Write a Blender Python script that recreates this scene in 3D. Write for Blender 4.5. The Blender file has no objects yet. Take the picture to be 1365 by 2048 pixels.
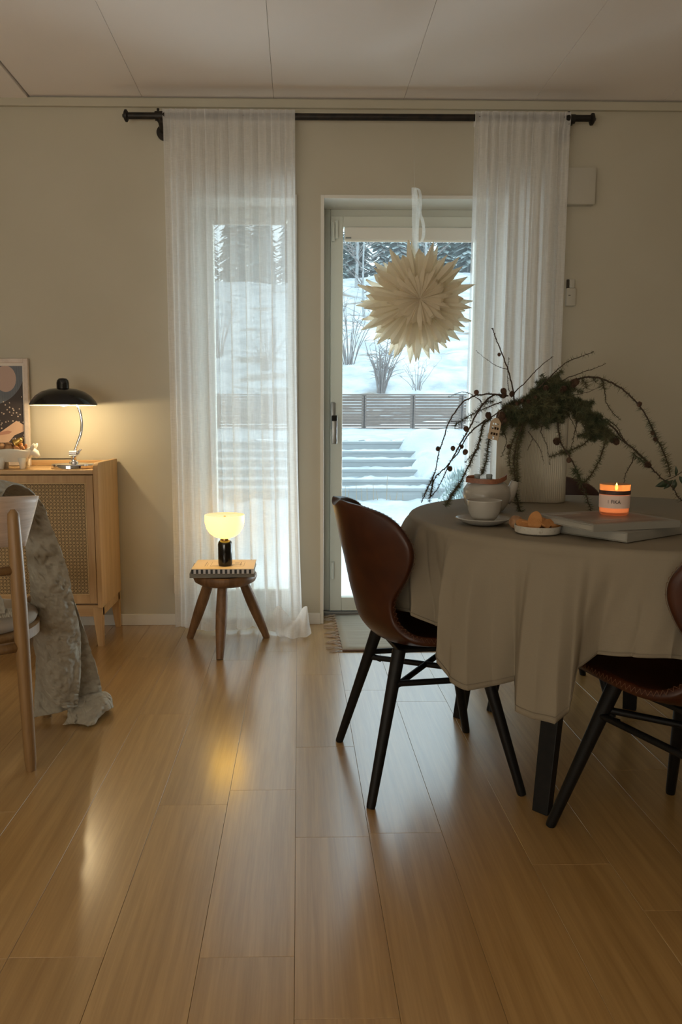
import bpy, bmesh, math, random
from math import sin, cos, pi, radians, sqrt, atan, exp
from mathutils import Vector, Matrix, noise
random.seed(7)
S = bpy.context.scene
COL = S.collection
# ------------------------------------------------------------------ camera
cam_d = bpy.data.cameras.new('camera')
cam = bpy.data.objects.new('camera', cam_d); COL.objects.link(cam)
cam_d.sensor_fit = 'VERTICAL'; cam_d.sensor_height = 36; cam_d.sensor_width = 24
cam_d.lens = 1479 / 2048 * 36
cam_d.shift_x = 56.5 / 2048
cam_d.clip_end = 300
cam.location = (0, 0, 1.03)
cam.rotation_euler = (pi/2 - atan(186/1479), 0, -radians(1.1))
S.camera = cam
# ------------------------------------------------------------------ exposure, sky, lights
S.view_settings.view_transform = 'Standard'; S.view_settings.look = 'None'
S.view_settings.exposure = 0.0; S.view_settings.gamma = 1
S.view_settings.use_curve_mapping = False
w = bpy.data.worlds.new('overcast_sky'); S.world = w; w.use_nodes = True
bg = w.node_tree.nodes['Background']
bg.inputs[0].default_value = (.74, .89, 1.0, 1); bg.inputs[1].default_value = 2.9
def area(name, loc, rot, sx, sy, power, col):
    l = bpy.data.lights.new(name, 'AREA'); l.shape = 'RECTANGLE'; l.size = sx; l.size_y = sy
    l.energy = power; l.color = col
    o = bpy.data.objects.new(name, l); COL.objects.link(o); o.location = loc; o.rotation_euler = rot
    return o
# unseen area lamps added behind and left of the camera as upward room fill
area('rear_fill', (-1.3, -1.8, .75), (radians(148), 0, radians(4)), 2.0, 1.0, 60, (1.0, .93, .80))
area('side_fill', (-2.25, .6, 1.0), (radians(135), 0, radians(-90)), 1.6, 1.2, 9, (1.0, .92, .80))
# unseen area lamp added above the terrace to supplement the sky
area('terrace_sky_fill', (.3, 5.4, 4.1), (radians(-38), 0, 0), 3.0, 1.6, 170, (.85, .94, 1.0))
# unseen lamps added beside the terrace, standing in for light off the snow
def aim(o, d): o.rotation_euler = Vector(d).to_track_quat('-Z', 'Y').to_euler()
aim(area('snow_bounce_fill_right', (2.5, 5.3, .35), (0,0,0), 1.6, 1.6, 520, (.86, .93, 1.0)), (-.60, -.50, .52))
aim(area('snow_bounce_fill_left', (-2.1, 5.3, .35), (0,0,0), 1.4, 1.4, 420, (.86, .93, 1.0)), (.55, -.55, .55))
def point(name, loc, power, col, r, parent=None):
    l = bpy.data.lights.new(name, 'POINT'); l.energy = power; l.color = col; l.shadow_soft_size = r
    o = bpy.data.objects.new(name, l); COL.objects.link(o); o.location = loc
    if parent: o.parent = parent
    return o
# ------------------------------------------------------------------ material helpers
class NT:
    def __init__(s, name):
        s.m = bpy.data.materials.new(name); s.m.use_nodes = True; s.t = s.m.node_tree
        s.b = s.t.nodes['Principled BSDF']; s.out = s.t.nodes['Material Output']
    def n(s, typ, **kw):
        nd = s.t.nodes.new(typ)
        for k, v in kw.items():
            if k.startswith('_'): setattr(nd, k[1:], v)
            else:
                key = int(k[1:]) if k[0] == 'i' and k[1:].isdigit() else k.replace('__', ' ')
                nd.inputs[key].default_value = v
        return nd
    def l(s, a, b): s.t.links.new(a, b)
def mat(name, col, rough=.5, metal=0., spec=.5, **kw):
    t = NT(name); b = t.b
    b.inputs['Base Color'].default_value = (*col, 1); b.inputs['Roughness'].default_value = rough
    b.inputs['Metallic'].default_value = metal; b.inputs['Specular IOR Level'].default_value = spec
    for k, v in kw.items(): b.inputs[k.replace('__', ' ')].default_value = v
    return t
def coords(t, scale=(1,1,1), rand=False):
    tc = t.n('ShaderNodeTexCoord'); mp = t.n('ShaderNodeMapping'); mp.inputs['Scale'].default_value = scale
    t.l(tc.outputs['Object'], mp.inputs['Vector'])
    if rand:
        oi = t.n('ShaderNodeObjectInfo'); mu = t.n('ShaderNodeMath', _operation='MULTIPLY', i1=37.0)
        t.l(oi.outputs['Random'], mu.inputs[0]); t.l(mu.outputs[0], mp.inputs['Location'])
    return mp.outputs[0]
def noise_mat(name, c1, c2, scale=8, rough=.6, stretch=(1,1,1), bump=0., bdist=.002, detail=4, lo=.35, hi=.65, rand=False, **kw):
    t = mat(name, c1, rough, **kw); v = coords(t, stretch, rand)
    nz = t.n('ShaderNodeTexNoise', Scale=scale, Detail=detail); t.l(v, nz.inputs['Vector'])
    cr = t.n('ShaderNodeValToRGB'); cr.color_ramp.elements[0].position = lo; cr.color_ramp.elements[1].position = hi
    cr.color_ramp.elements[0].color = (*c1, 1); cr.color_ramp.elements[1].color = (*c2, 1)
    t.l(nz.outputs[0], cr.inputs[0]); t.l(cr.outputs[0], t.b.inputs['Base Color'])
    if bump:
        bp = t.n('ShaderNodeBump', Strength=bump, Distance=bdist); t.l(nz.outputs[0], bp.inputs['Height']); t.l(bp.outputs[0], t.b.inputs['Normal'])
    return t
def wood(name, c1, c2, grain=(1,1,1), rough=.4, tone=.12, **kw):
    """long-grain wood; grain = per-axis frequency scale"""
    t = mat(name, c1, rough, **kw); v = coords(t, grain, True)
    n1 = t.n('ShaderNodeTexNoise', Scale=1.0, Detail=6, Distortion=.6); t.l(v, n1.inputs['Vector'])
    n2 = t.n('ShaderNodeTexNoise', Scale=5.5, Detail=3); t.l(v, n2.inputs['Vector'])
    mx = t.n('ShaderNodeMath', _operation='MULTIPLY_ADD', i1=.45); t.l(n2.outputs[0], mx.inputs[0]); t.l(n1.outputs[0], mx.inputs[2])
    cr = t.n('ShaderNodeValToRGB'); e = cr.color_ramp.elements; e[0].position = .52; e[1].position = .9
    e[0].color = (*c1, 1); e[1].color = (*c2, 1); t.l(mx.outputs[0], cr.inputs[0])
    oi = t.n('ShaderNodeObjectInfo'); mr = t.n('ShaderNodeMapRange'); mr.inputs['To Min'].default_value = 1-tone; mr.inputs['To Max'].default_value = 1+tone
    t.l(oi.outputs['Random'], mr.inputs[0])
    hs = t.n('ShaderNodeHueSaturation'); t.l(cr.outputs[0], hs.inputs['Color']); t.l(mr.outputs[0], hs.inputs['Value'])
    t.l(hs.outputs[0], t.b.inputs['Base Color'])
    bp = t.n('ShaderNodeBump', Strength=.12, Distance=.0006); t.l(n2.outputs[0], bp.inputs['Height']); t.l(bp.outputs[0], t.b.inputs['Normal'])
    return t
def weave(t, sc=900, strength=.25, dist=.0006):
    """fine woven-cloth relief"""
    v = coords(t, (1,1,1))
    a = t.n('ShaderNodeTexNoise', Scale=1.0, Detail=2); b = t.n('ShaderNodeTexNoise', Scale=1.0, Detail=2)
    m1 = t.n('ShaderNodeMapping'); m1.inputs['Scale'].default_value = (sc, sc, sc*.06)
    m2 = t.n('ShaderNodeMapping'); m2.inputs['Scale'].default_value = (sc*.06, sc*.06, sc)
    t.l(v, m1.inputs[0]); t.l(v, m2.inputs[0]); t.l(m1.outputs[0], a.inputs['Vector']); t.l(m2.outputs[0], b.inputs['Vector'])
    ad = t.n('ShaderNodeMath', _operation='ADD'); t.l(a.outputs[0], ad.inputs[0]); t.l(b.outputs[0], ad.inputs[1])
    bp = t.n('ShaderNodeBump', Strength=strength, Distance=dist); t.l(ad.outputs[0], bp.inputs['Height']); t.l(bp.outputs[0], t.b.inputs['Normal'])
    return ad
M = {}
M['wall'] = noise_mat('painted_wall', (.525,.485,.385), (.545,.505,.405), 3, .85, bump=.03, spec=.2).m
M['trim'] = mat('painted_trim', (.74,.72,.66), .45).m
M['door_paint'] = mat('door_paint', (.66,.67,.60), .42).m
M['ceiling'] = noise_mat('ceiling_paint', (.88,.81,.765), (.90,.83,.785), 2, .8, rand=True).m
M['gap'] = mat('dark_joint', (.05,.04,.03), .9).m
t = wood('oak_floor', (.45,.272,.098), (.335,.188,.062), (46, 1.5, 20), .36, .07); t.b.inputs['Specular IOR Level'].default_value = .75
t.b.inputs['Coat Weight'].default_value = 1.0; t.b.inputs['Coat Roughness'].default_value = .21; M['floor'] = t.m
M['oak'] = wood('oak_veneer', (.62,.40,.19), (.50,.30,.13), (30, 30, 2), .45, .04).m
M['oak_top'] = wood('oak_veneer_lengthwise', (.62,.40,.19), (.50,.30,.13), (2, 30, 30), .4, .04).m
M['cane'] = mat('cane', (.66,.47,.24), .55).m
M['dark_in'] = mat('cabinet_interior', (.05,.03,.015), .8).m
M['chair_wood'] = wood('chair_oak', (.27,.155,.06), (.20,.11,.042), (40, 40, 3), .45, .04).m
M['ply'] = wood('bent_ash_ply', (.66,.50,.38), (.50,.36,.26), (4, 4, 55), .5, .02).m
M['stool'] = wood('dark_teak', (.24,.13,.06), (.13,.065,.028), (22, 22, 4), .5, .1).m
M['black'] = mat('black_gloss', (.006,.006,.006), .14).m
M['black_metal'] = noise_mat('black_powder_coat', (.004,.004,.004), (.008,.007,.006), 60, .5, spec=.25).m
M['iron'] = noise_mat('black_iron', (.012,.011,.010), (.03,.022,.016), 30, .5, metal=.4).m
M['chrome'] = mat('chrome', (.82,.82,.84), .07, 1.0).m
M['steel'] = mat('brushed_steel', (.33,.34,.34), .38, .9).m
M['white_enamel'] = mat('white_enamel', (.9,.88,.8), .4).m
t = noise_mat('brown_leather', (.030,.0068,.002), (.050,.013,.0036), 14, .38, spec=.35, bump=.15, bdist=.0008, detail=8); M['leather'] = t.m
M['thread'] = mat('tan_thread', (.15,.07,.035), .7).m
t = mat('linen_cloth', (.215,.180,.128), .85, spec=.2); weave(t, 700, .3); M['linen'] = t.m
M['linen_seam'] = mat('linen_hem_thread', (.17,.14,.10), .9).m
t = noise_mat('muslin', (.36,.325,.26), (.41,.375,.305), 45, .95, spec=.1, bump=.8, bdist=.006, detail=6); M['muslin'] = t.m
M['seat_pad'] = mat('beige_seat_pad', (.32,.26,.20), .9).m
M['ceramic'] = mat('glazed_ceramic', (.34,.32,.28), .25).m
t = noise_mat('speckled_stoneware', (.42,.39,.33), (.30,.27,.21), 160, .4, lo=.55, hi=.75); M['stoneware'] = t.m
M['vase'] = mat('vase_matte', (.46,.42,.33), .65).m
M['bowl_white'] = mat('matte_white_clay', (.84,.80,.70), .5).m
M['biscuit'] = noise_mat('gingerbread', (.32,.135,.035), (.38,.17,.05), 70, .8, bump=.3).m
M['walnut'] = noise_mat('walnut_shell', (.20,.10,.045), (.33,.18,.085), 40, .6, bump=1, bdist=.004).m
M['almond'] = noise_mat('almond_skin', (.36,.15,.06), (.48,.23,.10), 90, .6).m
M['gold'] = mat('gold_paint', (.75,.5,.15), .28, 1.0).m
M['handle_wood'] = wood('teak_handle', (.26,.10,.045), (.18,.065,.03), (30,30,30), .5, .03).m
M['lug'] = mat('grey_lug', (.22,.25,.25), .4).m
M['paper_book'] = mat('book_paper', (.30,.28,.235), .8).m
M['book_cover'] = mat('book_cover_grey', (.235,.22,.185), .6).m
M['cream_cover'] = mat('book_cover_cream', (.66,.55,.42), .6).m
M['bark'] = noise_mat('larch_bark', (.035,.022,.014), (.07,.045,.028), 200, .9).m
M['needle'] = noise_mat('larch_needles', (.040,.058,.020), (.095,.085,.035), 12, .8, lo=.4, hi=.6).m
M['moss'] = noise_mat('dark_green_needles', (.040,.052,.020), (.095,.090,.040), 20, .8, lo=.4, hi=.6).m
M['cone'] = noise_mat('larch_cone', (.070,.036,.020), (.12,.065,.036), 90, .8).m
M['leaf'] = mat('dark_leaf', (.03,.05,.022), .35).m
M['tagwood'] = mat('thin_plywood', (.42,.31,.20), .7).m
M['wax'] = mat('candle_wax', (.80,.55,.40), .5).m
M['plastic'] = mat('white_plastic', (.54,.51,.43), .5).m
M['socket'] = mat('socket_plastic', (.78,.72,.62), .4).m
M['fringe'] = mat('rug_fringe', (.45,.36,.29), .9).m
M['rug_edge'] = mat('rug_edge_dark', (.16,.10,.08), .9).m
t = mat('woven_rug', (.40,.38,.33), .95, spec=.1)
v = coords(t, (3, 320, 1)); nz = t.n('ShaderNodeTexNoise', Scale=1.0, Detail=3); t.l(v, nz.inputs['Vector'])
v2 = coords(t, (1, 1, 1)); wv = t.n('ShaderNodeTexWave', Scale=1.6, _bands_direction='Y'); t.l(v2, wv.inputs['Vector'])
cr = t.n('ShaderNodeValToRGB'); e = cr.color_ramp.elements; e[0].color = (.28,.265,.225,1); e[1].color = (.47,.45,.39,1); e[0].position=.3; e[1].position=.7
t.l(nz.outputs[0], cr.inputs[0]); t.l(cr.outputs[0], t.b.inputs['Base Color'])
bp = t.n('ShaderNodeBump', Strength=.5, Distance=.002); t.l(nz.outputs[0], bp.inputs['Height']); t.l(bp.outputs[0], t.b.inputs['Normal']); M['rug'] = t.m
# sheer curtain: woven gaps let light straight through, threads scatter it
def sheer(name, col, a0, a1, sc=420):
    t = NT(name); t.t.nodes.remove(t.b)
    tr = t.n('ShaderNodeBsdfTransparent'); df = t.n('ShaderNodeBsdfDiffuse', Color=(*col, 1)); tl = t.n('ShaderNodeBsdfTranslucent', Color=(*col, 1))
    mx = t.n('ShaderNodeMixShader', Fac=.5); t.l(df.outputs[0], mx.inputs[1]); t.l(tl.outputs[0], mx.inputs[2])
    v = coords(t, (1,1,1)); m1 = t.n('ShaderNodeMapping'); m1.inputs['Scale'].default_value = (sc, 30, 16)
    m2 = t.n('ShaderNodeMapping'); m2.inputs['Scale'].default_value = (40, 30, sc*1.6); t.l(v, m1.inputs[0]); t.l(v, m2.inputs[0])
    a = t.n('ShaderNodeTexNoise', Scale=1.0, Detail=2); b = t.n('ShaderNodeTexNoise', Scale=1.0, Detail=2)
    t.l(m1.outputs[0], a.inputs['Vector']); t.l(m2.outputs[0], b.inputs['Vector'])
    ad = t.n('ShaderNodeMath', _operation='ADD'); t.l(a.outputs[0], ad.inputs[0]); t.l(b.outputs[0], ad.inputs[1])
    mr = t.n('ShaderNodeMapRange'); mr.inputs[1].default_value = .6; mr.inputs[2].default_value = 1.4; mr.inputs[3].default_value = a0; mr.inputs[4].default_value = a1
    t.l(ad.outputs[0], mr.inputs[0])
    m = t.n('ShaderNodeMixShader'); t.l(mr.outputs[0], m.inputs[0]); t.l(tr.outputs[0], m.inputs[1]); t.l(mx.outputs[0], m.inputs[2])
    t.l(m.outputs[0], t.out.inputs[0]); return t.m
M['sheer'] = sheer('sheer_voile', (.96,.95,.94), .66, .84)
M['ribbon'] = sheer('organza_ribbon', (.92,.92,.88), .35, .55)
def translucent(name, col, fac, rough=.8):
    t = NT(name); t.t.nodes.remove(t.b)
    df = t.n('ShaderNodeBsdfDiffuse', Color=(*col, 1)); tl = t.n('ShaderNodeBsdfTranslucent', Color=(*col, 1))
    mx = t.n('ShaderNodeMixShader', Fac=fac); t.l(df.outputs[0], mx.inputs[1]); t.l(tl.outputs[0], mx.inputs[2]); t.l(mx.outputs[0], t.out.inputs[0]); return t.m
M['paper'] = translucent('star_paper', (.86,.78,.62), .42)
def glass(name, tint, refl=.06, film=0.):
    t = NT(name); t.t.nodes.remove(t.b)
    tr = t.n('ShaderNodeBsdfTransparent', Color=(*tint, 1)); gl = t.n('ShaderNodeBsdfGlossy', Roughness=.02)
    fr = t.n('ShaderNodeFresnel', IOR=1.45); mu = t.n('ShaderNodeMath', _operation='MULTIPLY', i1=refl/.04); t.l(fr.outputs[0], mu.inputs[0])
    mx = t.n('ShaderNodeMixShader'); t.l(mu.outputs[0], mx.inputs[0]); t.l(tr.outputs[0], mx.inputs[1]); t.l(gl.outputs[0], mx.inputs[2])
    last = mx
    if film:
        tl = t.n('ShaderNodeBsdfTranslucent', Color=(.9,.95,1,1)); m2 = t.n('ShaderNodeMixShader', Fac=film)
        t.l(mx.outputs[0], m2.inputs[1]); t.l(tl.outputs[0], m2.inputs[2]); last = m2
    t.l(last.outputs[0], t.out.inputs[0]); return t.m
M['pane'] = glass('window_glass', (.93,.97,.96), .03, .012)
M['candle_glass'] = glass('candle_glass', (1,.70,.45), .03, .0)
t = NT('frosted_orange_glass'); t.t.nodes.remove(t.b)
_d = t.n('ShaderNodeBsdfTransparent', Color=(1,.78,.62,1)); _t = t.n('ShaderNodeBsdfTranslucent', Color=(1,.74,.58,1)); _m = t.n('ShaderNodeMixShader', Fac=.45)
t.l(_d.outputs[0], _m.inputs[1]); t.l(_t.outputs[0], _m.inputs[2]); t.l(_m.outputs[0], t.out.inputs[0]); M['candle_glass'] = t.m
def emit(name, col, st):
    t = mat(name, (.8,.8,.8), .5); t.b.inputs['Emission Color'].default_value = (*col, 1); t.b.inputs['Emission Strength'].default_value = st; return t.m
M['bulb'] = emit('lit_bulb', (1,.83,.55), 9)
M['shade_glow'] = emit('lit_opal_shade', (1,.54,.050), 7.5)
M['shade_top'] = emit('lit_opal_shade_top', (1,.58,.16), .95)
M['flame'] = emit('flame', (1,.62,.12), 9)
M['candle_body'] = emit('glowing_wax', (1,.42,.20), .42)
# exterior
M['snow'] = noise_mat('old_snow', (.50,.54,.555), (.36,.41,.45), 2.2, .8, bump=1, bdist=.16, detail=9).m
t = noise_mat('hill_snow', (.54,.57,.58), (.33,.37,.40), 1.3, .85, bump=1, bdist=.3, detail=10, lo=.42, hi=.62)
v = coords(t, (.35,.8,.35)); nz = t.n('ShaderNodeTexNoise', Scale=1.1, Detail=7); t.l(v, nz.inputs['Vector'])
cr = t.n('ShaderNodeValToRGB'); cr.color_ramp.elements[0].position = .60; cr.color_ramp.elements[1].position = .66
t.l(nz.outputs[0], cr.inputs[0]); mx = t.n('ShaderNodeMix', _data_type='RGBA'); mx.inputs[7].default_value = (.21,.18,.15,1)
src = t.b.inputs['Base Color'].links[0].from_socket; t.l(src, mx.inputs[6]); t.l(cr.outputs[0], mx.inputs[0]); 
sp_n = t.n('ShaderNodeSeparateXYZ'); tcn = t.n('ShaderNodeTexCoord'); t.l(tcn.outputs['Object'], sp_n.inputs[0])
mrn = t.n('ShaderNodeMapRange'); mrn.inputs[1].default_value = 19.3; mrn.inputs[2].default_value = 17.2; t.l(sp_n.outputs[1], mrn.inputs[0])
nz3 = t.n('ShaderNodeTexNoise', Scale=2.2, Detail=5); v3 = coords(t, (.6,1.4,1)); t.l(v3, nz3.inputs['Vector'])
adn = t.n('ShaderNodeMath', _operation='MULTIPLY_ADD', i1=.55); t.l(mrn.outputs[0], adn.inputs[0]); t.l(nz3.outputs[0], adn.inputs[2])
cr3 = t.n('ShaderNodeValToRGB'); cr3.color_ramp.elements[0].position = .90; cr3.color_ramp.elements[1].position = .96; t.l(adn.outputs[0], cr3.inputs[0])
mx3 = t.n('ShaderNodeMix', _data_type='RGBA'); mx3.inputs[7].default_value = (.20,.15,.12,1); t.l(mx.outputs[2], mx3.inputs[6]); t.l(cr3.outputs[0], mx3.inputs[0])
t.l(mx3.outputs[2], t.b.inputs['Base Color']); M['hill'] = t.m
M['step'] = noise_mat('grey_step_board', (.19,.215,.23), (.24,.265,.28), 6, .8, stretch=(.3,3,8)).m
M['fence'] = noise_mat('fence_board', (.115,.085,.07), (.16,.12,.10), 5, .85, stretch=(.5,8,8)).m
M['twig'] = noise_mat('grey_twig', (.15,.13,.125), (.22,.195,.185), 9, .9).m
M['trunk'] = noise_mat('hazy_frosted_trunk', (.24,.25,.25), (.34,.36,.37), 9, .9).m  # frost grey with distance haze mixed into the colour
M['conifer'] = noise_mat('hazy_frosted_conifer', (.15,.22,.21), (.30,.37,.37), 3, .9, lo=.35, hi=.7).m  # forest greens paled so the colour itself carries the distance haze
M['conifer_pale'] = noise_mat('paler_hazy_frosted_conifer', (.22,.28,.28), (.38,.44,.45), 3, .9, lo=.35, hi=.7).m
M['straw'] = mat('dry_straw', (.25,.2,.14), .9).m
M['outer_wall'] = mat('outside_boards', (.45,.45,.42), .8).m
# ------------------------------------------------------------------ mesh helpers
class MB:
    def __init__(s): s.v = []; s.f = []; s.mi = []
    def add(s, v, f, mi=0):
        o = len(s.v); s.v += [tuple(p) for p in v]; s.f += [tuple(i+o for i in q) for q in f]; s.mi += [mi]*len(f); return s
    def box(s, x0, x1, y0, y1, z0, z1, mi=0, ch=0):
        if ch:
            return s.cbox(x0, x1, y0, y1, z0, z1, ch, mi)
        v = [(x0,y0,z0),(x1,y0,z0),(x1,y1,z0),(x0,y1,z0),(x0,y0,z1),(x1,y0,z1),(x1,y1,z1),(x0,y1,z1)]
        return s.add(v, [(0,3,2,1),(4,5,6,7),(0,1,5,4),(1,2,6,5),(2,3,7,6),(3,0,4,7)], mi)
    def cbox(s, x0, x1, y0, y1, z0, z1, c, mi=0):
        bm = bmesh.new(); bmesh.ops.create_cube(bm, size=1)
        bmesh.ops.scale(bm, vec=(x1-x0, y1-y0, z1-z0), verts=bm.verts); bmesh.ops.translate(bm, vec=((x0+x1)/2, (y0+y1)/2, (z0+z1)/2), verts=bm.verts)
        bmesh.ops.bevel(bm, geom=bm.edges[:], offset=c, segments=2, affect='EDGES', profile=.5)
        return s.bm(bm, mi)
    def bm(s, bm, mi=0):
        bm.verts.index_update(); s.add([v.co[:] for v in bm.verts], [[v.index for v in f.verts] for f in bm.faces], mi); bm.free(); return s
    def lathe(s, prof, seg=32, c=(0,0,0), mi=0, cap=True, sx=1, sy=1):
        v = []; f = []
        for r, z in prof:
            for k in range(seg):
                a = 2*pi*k/seg; v.append((c[0]+r*sx*cos(a), c[1]+r*sy*sin(a), c[2]+z))
        for i in range(len(prof)-1):
            for k in range(seg):
                k2 = (k+1) % seg; f.append((i*seg+k, i*seg+k2, (i+1)*seg+k2, (i+1)*seg+k))
        if cap:
            f.append(tuple(range(seg))[::-1]); f.append(tuple((len(prof)-1)*seg+k for k in range(seg)))
        return s.add(v, f, mi)
    def tube(s, pts, r, seg=8, mi=0, cap=True):
        pts = [Vector(p) for p in pts]; n = len(pts)
        rs = r if isinstance(r, (list, tuple)) else [r]*n
        v = []; f = []; up = None
        for i, p in enumerate(pts):
            d = (pts[min(i+1, n-1)] - pts[max(i-1, 0)])
            if d.length < 1e-9: d = Vector((0,0,1))
            d.normalize()
            if up is None:
                up = Vector((0,0,1)) if abs(d.z) < .9 else Vector((1,0,0))
            a = d.cross(up)
            if a.length < 1e-6: a = d.orthogonal()
            a.normalize(); b = a.cross(d).normalized(); up = b
            for k in range(seg):
                t = 2*pi*k/seg; v.append(p + (a*cos(t) + b*sin(t))*rs[i])
        for i in range(n-1):
            for k in range(seg):
                k2 = (k+1) % seg; f.append((i*seg+k, i*seg+k2, (i+1)*seg+k2, (i+1)*seg+k))
        if cap: f.append(tuple(range(seg))[::-1]); f.append(tuple((n-1)*seg+k for k in range(seg)))
        return s.add(v, f, mi)
    def grid(s, rows, mi=0, close=False):
        n = len(rows[0]); v = [p for r in rows for p in r]; f = []
        for i in range(len(rows)-1):
            for k in range(n-1 if not close else n):
                k2 = (k+1) % n; f.append((i*n+k, i*n+k2, (i+1)*n+k2, (i+1)*n+k))
        return s.add(v, f, mi)
    def build(s, name, mats, parent=None, smooth=False, bevel=0, solid=0, subsurf=0, offset=-1, loc=None):
        me = bpy.data.meshes.new(name); me.from_pydata(s.v, [], s.f)
        if not isinstance(mats, (list, tuple)): mats = [mats]
        for m in mats: me.materials.append(m)
        if len(mats) > 1: me.polygons.foreach_set('material_index', s.mi)
        bm = bmesh.new(); bm.from_mesh(me); bmesh.ops.recalc_face_normals(bm, faces=bm.faces) if not solid else None; bm.to_mesh(me); bm.free()
        if smooth: me.shade_smooth()
        o = bpy.data.objects.new(name, me); COL.objects.link(o)
        if parent: o.parent = parent
        if loc: o.location = loc
        if smooth == 'auto':
            for e_ in me.edges: pass
            me.set_sharp_from_angle(angle=radians(38))
        if solid:
            md = o.modifiers.new('thickness', 'SOLIDIFY'); md.thickness = solid; md.offset = offset
        if bevel:
            md = o.modifiers.new('bevel', 'BEVEL'); md.width = bevel; md.segments = 2; md.limit_method = 'ANGLE'; md.angle_limit = radians(40)
        if subsurf:
            md = o.modifiers.new('smooth', 'SUBSURF'); md.levels = subsurf; md.render_levels = subsurf
        return o
def tag(o, label, cat, group=None, kind=None):
    o['label'] = label
    if cat: o['category'] = cat
    if group: o['group'] = group
    if kind: o['kind'] = kind
    return o
def thing(name, label, cat, loc=(0,0,0), rz=0, group=None):
    o = bpy.data.objects.new(name, None); COL.objects.link(o); o.location = loc; o.rotation_euler = (0,0,rz); o.empty_display_size = .05
    return tag(o, label, cat, group)
def struct(o): o['kind'] = 'structure'; return o
def lerp(a, b, t): return a + (b-a)*t
def crom(P, n):
    """Catmull-Rom through tuples, n samples per segment"""
    out = []
    for i in range(len(P)-1):
        p0 = P[max(i-1,0)]; p1 = P[i]; p2 = P[i+1]; p3 = P[min(i+2,len(P)-1)]
        for k in range(n):
            t = k/n
            out.append(tuple(.5*((2*b)+(-a+c)*t+(2*a-5*b+4*c-d)*t*t+(-a+3*b-3*c+d)*t*t*t) for a,b,c,d in zip(p0,p1,p2,p3)))
    out.append(tuple(P[-1])); return out
def interp(tab, x):
    if x <= tab[0][0]: return tab[0][1:]
    for a, b in zip(tab, tab[1:]):
        if x <= b[0]:
            t = (x-a[0])/(b[0]-a[0]); t = t*t*(3-2*t)
            return tuple(lerp(p, q, t) for p, q in zip(a[1:], b[1:]))
    return tab[-1][1:]
# ================================================================== SETTING
YW = 3.653; HC = 2.507; XL = -2.4; XR = 2.7; YB = -2.1; YO = 4.02
WX0, WX1, DX0, DX1, OT = -.512, -.018, .122, .99, 2.065
b = MB()
for x0, x1, z0, z1 in ((XL-.1, WX0, 0, HC+.1), (WX1, DX0, 0, HC+.1), (DX1, XR+.1, 0, HC+.1), (WX0, WX1, OT, HC+.1), (DX0, DX1, OT, HC+.1), (WX0, WX1, 0, .03)):
    b.box(x0, x1, YW, YO, z0, z1)
struct(b.build('wall_back', M['wall']))
struct(MB().box(XL-.1, XL, YB-.1, YW, 0, HC+.1).build('wall_left', M['wall']))
struct(MB().box(XR, XR+.1, YB-.1, YW, 0, HC+.1).build('wall_right', M['wall']))
struct(MB().box(XL, XR, YB-.1, YB, 0, HC+.1).build('wall_front', M['wall']))
# floor and planks
fl = struct(MB().box(XL-.1, XR+.1, YB-.1, YO-.02, -.12, -.014).build('floor', M['gap']))
PW = .184; x = -.010 - 13*PW; i = 0; rr = random.Random(3)
cuts = {-2: [1.315], -3: [], -1: [1.312], 0: [1.72, 2.893], -4: [1.883+.0], 1: [1.735]}
while x < XR:
    k = round((x + .010)/PW)
    ys = []
    y = YB - rr.random()*1.4
    fixed = {0: [1.72, 2.893], -1: [1.311, 3.2], -2: [1.881], -3: [1.317, 2.5], 1: [1.735], 2: [1.05, 2.6]}.get(k, [])
    while y < YO:
        ys.append(y); y += 1.0 + rr.random()*.9
    if fixed:
        ys = [q for q in ys if all(abs(q-fz) > .45 for fz in fixed)] + fixed; ys.sort()
    ys = [YB-.1] + [q for q in ys if YB+.1 < q < YO-.12] + [YO-.02]
    for y0, y1 in zip(ys, ys[1:]):
        g = .0003; mb = MB(); L = y1-y0-2*g; W = min(PW, XR-x)-2*g; c = .0005
        mb.add([(0,0,-.014),(W,0,-.014),(W,L,-.014),(0,L,-.014),(0,0,-c),(W,0,-c),(W,L,-c),(0,L,-c),(c,c,0),(W-c,c,0),(W-c,L-c,0),(c,L-c,0)],
               [(0,1,5,4),(1,2,6,5),(2,3,7,6),(3,0,4,7),(4,5,9,8),(5,6,10,9),(6,7,11,10),(7,4,8,11),(8,9,10,11)])
        mb.build('plank', M['floor'], fl, loc=(x+g, y0+g, 0))
    x += PW
# ceiling and panels
ce = struct(MB().box(XL-.1, XR+.1, YB-.1, YO, HC+.012, HC+.12).build('ceiling', M['gap']))
xs = [-1.237, -.72, -.112, .495, 1.105, 1.715, 2.325, XR]
for i, (x0, x1) in enumerate(zip(xs, xs[1:])):
    ys = {3: [YB, .4, 2.82, YW], 0: [YB, 1.2, YW], 1: [YB, -.2, YW], 2: [YB, 1.6, YW]}.get(i, [YB, .9, YW])
    ys = [YB, .4, YW] if i in (4,) else ys
    if i == 3: ys = [YB, .4, 2.81, YW]
    for y0, y1 in zip(ys, ys[1:]):
        MB().box(x0+.0007, x1-.0007, y0+.0007, y1-.001 if y1 < YW else YW-.004, HC, HC+.012).build('ceiling_panel', M['ceiling'], ce, bevel=.001)
MB().box(XL, -1.243, YB, YW-.002, HC-.012, HC+.012).build('ceiling_soffit', M['ceiling'], ce, bevel=.002)
struct(MB().box(XL, XR, YW-.018, YW, 2.462, HC-.008).build('trim_1', M['wall'], bevel=.002))
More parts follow.
